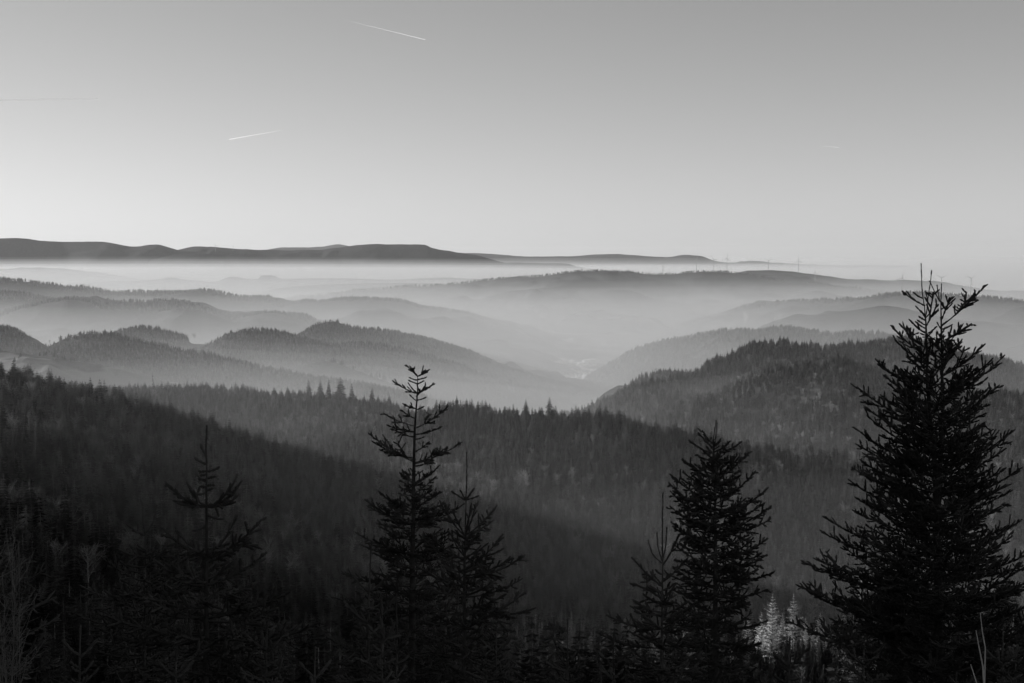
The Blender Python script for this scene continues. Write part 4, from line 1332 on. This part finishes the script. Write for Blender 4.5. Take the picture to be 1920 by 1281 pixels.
conifer('fir_tree', 'slim fir with forked top and bare trunk gap left of the centre', 25.0,
        [[(783, 705), (782, 735), (779, 790), (776, 870), (775, 960), (773, 1050), (772, 1281)]], [],
        T3, [(890, 25), (930, 48), (980, 75), (1040, 88), (1100, 100), (1180, 112), (1335, 125)], 3, dict(FIR, bend=0.1, lift=0.05), whorl=24, per=7, trunk_r=0.065, elev=(22, 6), cat='fir', yl=0.20, depth_tips=0.35)

# spruce with a long leader beside it
T4 = [(873, 938, 847, 922, 0.02), (873, 938, 863, 919, 0.02), (873, 938, 889, 916, 0.02), (873, 938, 898, 930, 0.02), (872, 1004, 848, 955), (872, 1004, 932, 948), (872, 1002, 925, 976), (873, 1000, 893, 944, 0.2), (872, 1000, 884, 943, 0.2), (872, 1006, 824, 938), (871, 1030, 840, 995), (872, 1032, 896, 1000),
      (871, 1070, 943, 1002), (871, 1080, 962, 1045), (871, 1085, 984, 1042), (870, 1050, 800, 1000), (870, 1060, 795, 1012), (870, 1100, 780, 1060), (871, 1120, 980, 1085), (871, 1150, 1005, 1140), (870, 1170, 985, 1110)]
conifer('spruce_tree', 'spruce with a long bare leader beside the slim fir', 18.0,
        [[(874, 934), (873, 1000), (871, 1100), (870, 1281)]], [[(873.5, 938), (875.5, 890), (875, 849)]],
        T4, [(1010, 35), (1060, 62), (1120, 85), (1200, 98), (1335, 112)], 4, SPRUCE, whorl=30, per=7, trunk_r=0.05, elev=(30, 0), cat='spruce', yl=0.21)

# open spruce at the left
T5 = [(387, 858, 376, 834, 0.05), (387, 871, 365, 858), (389, 884, 411, 876), (388, 884, 373, 884, 0), (388, 890, 376, 891, 0), (388, 900, 373, 899, 0), (389, 897, 403, 894, 0), (389, 911, 401, 910, 0), (388, 920, 399, 916, 0), (388, 914, 376, 912, 0), (388, 905, 366, 887, 0.15), (388, 925, 361, 926, 0.1),
      (388, 950, 311, 906, 0.22), (388, 950, 350, 904, 0.3), (388, 951, 331, 943, 0.1), (388, 949, 441, 902, 0.3), (388, 950, 454, 902, 0.28), (388, 951, 441, 941, 0.1), (388, 965, 418, 974), (388, 985, 362, 995), (388, 1045, 305, 990, 0.2), (388, 1045, 328, 988, 0.2), (388, 1042, 445, 967, 0.25), (388, 1045, 490, 975, 0.2), (388, 1055, 470, 1010),
      (388, 1098, 500, 1036), (388, 1095, 290, 1050), (388, 1150, 543, 1110), (388, 1140, 250, 1110), (388, 1210, 600, 1166), (388, 1190, 190, 1150), (388, 1165, 520, 1140)]
conifer('spruce_tree', 'open young spruce with a tall leader at the lower left', 13.0,
        [[(388, 872), (388, 950), (387, 1050), (386, 1281)]], [[(388, 874), (386, 845), (387, 820), (388, 799)]],
        T5, [(1040, 60), (1090, 95), (1150, 130), (1220, 160), (1335, 190)], 5, dict(SPRUCE, lift2=-0.18), whorl=42, per=6, trunk_r=0.05, elev=(24, 0), cat='spruce', yl=0.19, depth_tips=0.6)

conifer('spruce_tree', 'smaller spruce with a forked tip left of the open spruce', 16.0,
        [[(272, 1000), (272, 1100), (270, 1281)]], [[(272, 1002), (268, 980), (268, 952)], [(273, 1000), (288, 980), (294, 948)]],
        [(272, 1004, 234, 979), (272, 1045, 222, 1030), (272, 1060, 310, 1030), (272, 1090, 190, 1045), (272, 1085, 330, 1050), (272, 1130, 150, 1098), (272, 1150, 200, 1110), (271, 1180, 140, 1150)],
        [(1030, 28), (1080, 60), (1140, 95), (1220, 120), (1335, 140)], 6, SPRUCE, whorl=34, per=6, trunk_r=0.045, elev=(24, 0), cat='spruce', yl=0.21)

conifer('spruce_tree', 'small spruce with a very long thin leader left of the dense spruce', 16.0,
        [[(1243, 1040), (1242, 1120), (1240, 1281)]], [[(1242, 1045), (1242, 990), (1243, 924)], [(1242, 1052), (1234, 1030), (1232, 1000)], [(1243, 1050), (1249, 1020), (1250, 990)], [(1241, 1056), (1224, 1042), (1215, 1013)], [(1213, 1110), (1213, 1072)]],
        [(1243, 1060, 1273, 1002, 0.15), (1242, 1100, 1187, 1047, 0.1), (1242, 1110, 1188, 1094), (1243, 1090, 1285, 1050), (1242, 1150, 1187, 1125), (1241, 1180, 1137, 1153), (1241, 1215, 1126, 1190), (1241, 1180, 1290, 1140)],
        [(1080, 28), (1120, 50), (1170, 75), (1230, 95), (1335, 115)], 7, dict(SPRUCE, lift2=-0.1), whorl=32, per=6, trunk_r=0.04, elev=(26, 4), cat='spruce', yl=0.20)

conifer('spruce_tree', 'young spruce with tall bare leader at the bottom left of the slim fir', 12.0,
        [[(694, 1065), (693, 1150), (692, 1281)]], [[(694, 1070), (696, 1018)]],
        [(693, 1110, 662, 1080), (693, 1110, 722, 1085), (693, 1170, 645, 1130), (693, 1170, 740, 1120), (692, 1230, 610, 1190), (692, 1240, 660, 1190)],
        [(1100, 20), (1160, 42), (1220, 65), (1335, 95)], 8, SPRUCE, whorl=40, per=5, trunk_r=0.035, elev=(24, 4), cat='spruce', yl=0.17)
for i_, (x, yt, yb, lab) in enumerate([(716, 1120, 1180, 'sapling with a straight bare leader, left of a pair below the slim fir'), (744, 1116, 1200, 'sapling with a straight bare leader, right of a pair below the slim fir')]):
    conifer('young_spruce', lab, 11.0 + i_, [[(x, yb - 20), (x - 1, 1281)]], [[(x, yb), (x - 1, yt)]], [(x, yb + 20, x - 26, yb - 8), (x, yb + 25, x + 24, yb - 12)], [(yb + 10, 15), (yb + 60, 34), (1335, 55)], 20 + i_, SPRUCE, whorl=38, per=4, trunk_r=0.03, cat='young spruce', yl=0.16)
conifer('young_spruce', 'small young spruce at the bottom between the long leader spruce and the small one', 13.0,
        [[(1064, 1185), (1064, 1281)]], [[(1064, 1190), (1064.5, 1162)]], [(1064, 1226, 1040, 1203), (1064, 1226, 1091, 1199), (1064, 1260, 1020, 1240), (1064, 1260, 1105, 1235)], [(1215, 14), (1260, 34), (1335, 60)], 23, SPRUCE, whorl=34, per=5, trunk_r=0.03, cat='young spruce', yl=0.17)
conifer('spruce_tree', 'spruce at the left edge reaching in with dark boughs', 15.0,
        [[(-42, 1000), (-42, 1281)]], [], [(-42, 1090, 48, 1050), (-42, 1120, 88, 1065), (-42, 1160, 105, 1120), (-42, 1200, 110, 1160), (-42, 1240, 95, 1205), (-42, 1270, 112, 1235), (-42, 1060, 20, 1020)],
        [(1020, 30), (1080, 75), (1160, 110), (1335, 150)], 24, SPRUCE, whorl=36, per=5, trunk_r=0.05, cat='spruce')
for i_, (x, yt, D, w, lab) in enumerate([(150, 1175, 10.0, 90, 'low young spruce in the bottom left corner'), (500, 1165, 11.0, 100, 'low young spruce right of the open spruce at the bottom'), (590, 1215, 10.0, 80, 'low young spruce left of the pair of saplings at the bottom'),
                                         (930, 1170, 13.0, 85, 'low young spruce at the bottom right of the long leader spruce'), (1150, 1195, 12.0, 80, 'low young spruce at the bottom left of the thin leader spruce'),
                                         (1480, 1195, 13.0, 85, 'low young spruce below the sunlit pale trees'), (1880, 1190, 12.0, 90, 'low young spruce in the bottom right corner'), (330, 1215, 9.0, 90, 'lowest young spruce below the open spruce'), (1620, 1190, 14.0, 110, 'low young fir under the left boughs of the big fir')]):
    conifer('young_spruce', lab, D, [[(x, yt + 25), (x, 1290)]], [[(x, yt + 28), (x + 1, yt)]], [(x, yt + 55, x - w * 0.35, yt + 28), (x, yt + 58, x + w * 0.35, yt + 25)], [(yt + 50, w * 0.25), (yt + 90, w * 0.55), (1340, w)], 40 + i_, SPRUCE, whorl=34, per=5, trunk_r=0.03, cat='young spruce', yl=0.16, elev=(30, 8))

# leafless shrub at the left edge
D = 13.0
bx_, by_, bz_ = unproject(20, 1281, D)
gz = float(near_z(np.array([float(bx_)]), np.array([D]))[0])
root = empty('bare_shrub', (float(bx_), D, gz), 'leafless shrub with thin pale stems at the left edge', 'shrub')
O = np.array([float(bx_), D, gz])
rs = np.random.default_rng(5)
for s_ in range(11):
    tx = rs.uniform(-40, 75); ty = rs.uniform(850, 1060) if s_ < 7 else rs.uniform(1020, 1160)
    dd = rs.uniform(-0.5, 0.8)
    T_ = np.array(U(tx, ty, D + dd)) - O
    B_ = np.array([rs.normal() * 0.12, rs.normal() * 0.12, 0])
    n = 14
    t = np.linspace(0, 1, n)[:, None]
    P_ = B_ + (T_ - B_) * t + np.array([T_[0] * 0.25, 0, 0]) * (t * t - t) + np.cumsum(rs.normal(size=(n, 3)) * 0.012, axis=0) * (1, 1, 0.3)
    mb = MB(); mb.tube(P_, np.linspace(0.008, 0.0018, n), 5)
    so = link('stem', mb.mesh('stem'), M['twig'], root)
    tw = MB()
    for c in range(24):
        i = rs.integers(6, n - 1); d = nrm(P_[i + 1] - P_[i]); e = nrm(d + rs.normal(size=3) * 0.55 + UPV * 0.2)
        l = rs.uniform(0.15, 0.45)
        q = np.array([P_[i], P_[i] + e * l * 0.5 + rs.normal(size=3) * 0.012, P_[i] + e * l + UPV * l * 0.12])
        tw.tube(q, [0.0035, 0.0026, 0.0014], 3)
        for c2 in range(2):
            e2 = nrm(e + rs.normal(size=3) * 0.5); p_ = q[1] + (q[2] - q[1]) * rs.random()
            tw.tube([p_, p_ + e2 * l * 0.4], [0.0022, 0.0012], 3)
    link('twig', tw.mesh('twig'), M['twig'], so)

# dry stalks at the lower right
for pts_, lab in [([(1845, 1330), (1846, 1281), (1847.5, 1215), (1842, 1185), (1838, 1150)], 'taller pale dry stalk before the lower boughs of the big fir'),
                  ([(1846, 1300), (1843, 1250), (1835, 1210), (1830, 1182)], 'pale dry stalk leaning left beside the taller one'),
                  ([(1838, 1320), (1831, 1280), (1820, 1246)], 'short pale dry stalk leaning left at the bottom edge')]:
    P_ = [np.array(U(x, y, 7.0)) for x, y in pts_]
    g_ = float(near_z(np.array([P_[0][0]]), np.array([7.0]))[0])
    b_ = np.array([P_[0][0] + 0.02, 7.0, g_ - 0.05])
    P_ = np.array([b_] + P_) - b_
    mb = MB(); mb.tube(P_, np.linspace(0.006, 0.0018, len(P_)), 5)
    tag(link('dry_stalk', mb.mesh('dry_stalk', True), M['stalk'], None, tuple(b_)), lab, 'dry stalk', 'dry stalks at the lower right')
print('foreground triangles', STAT)
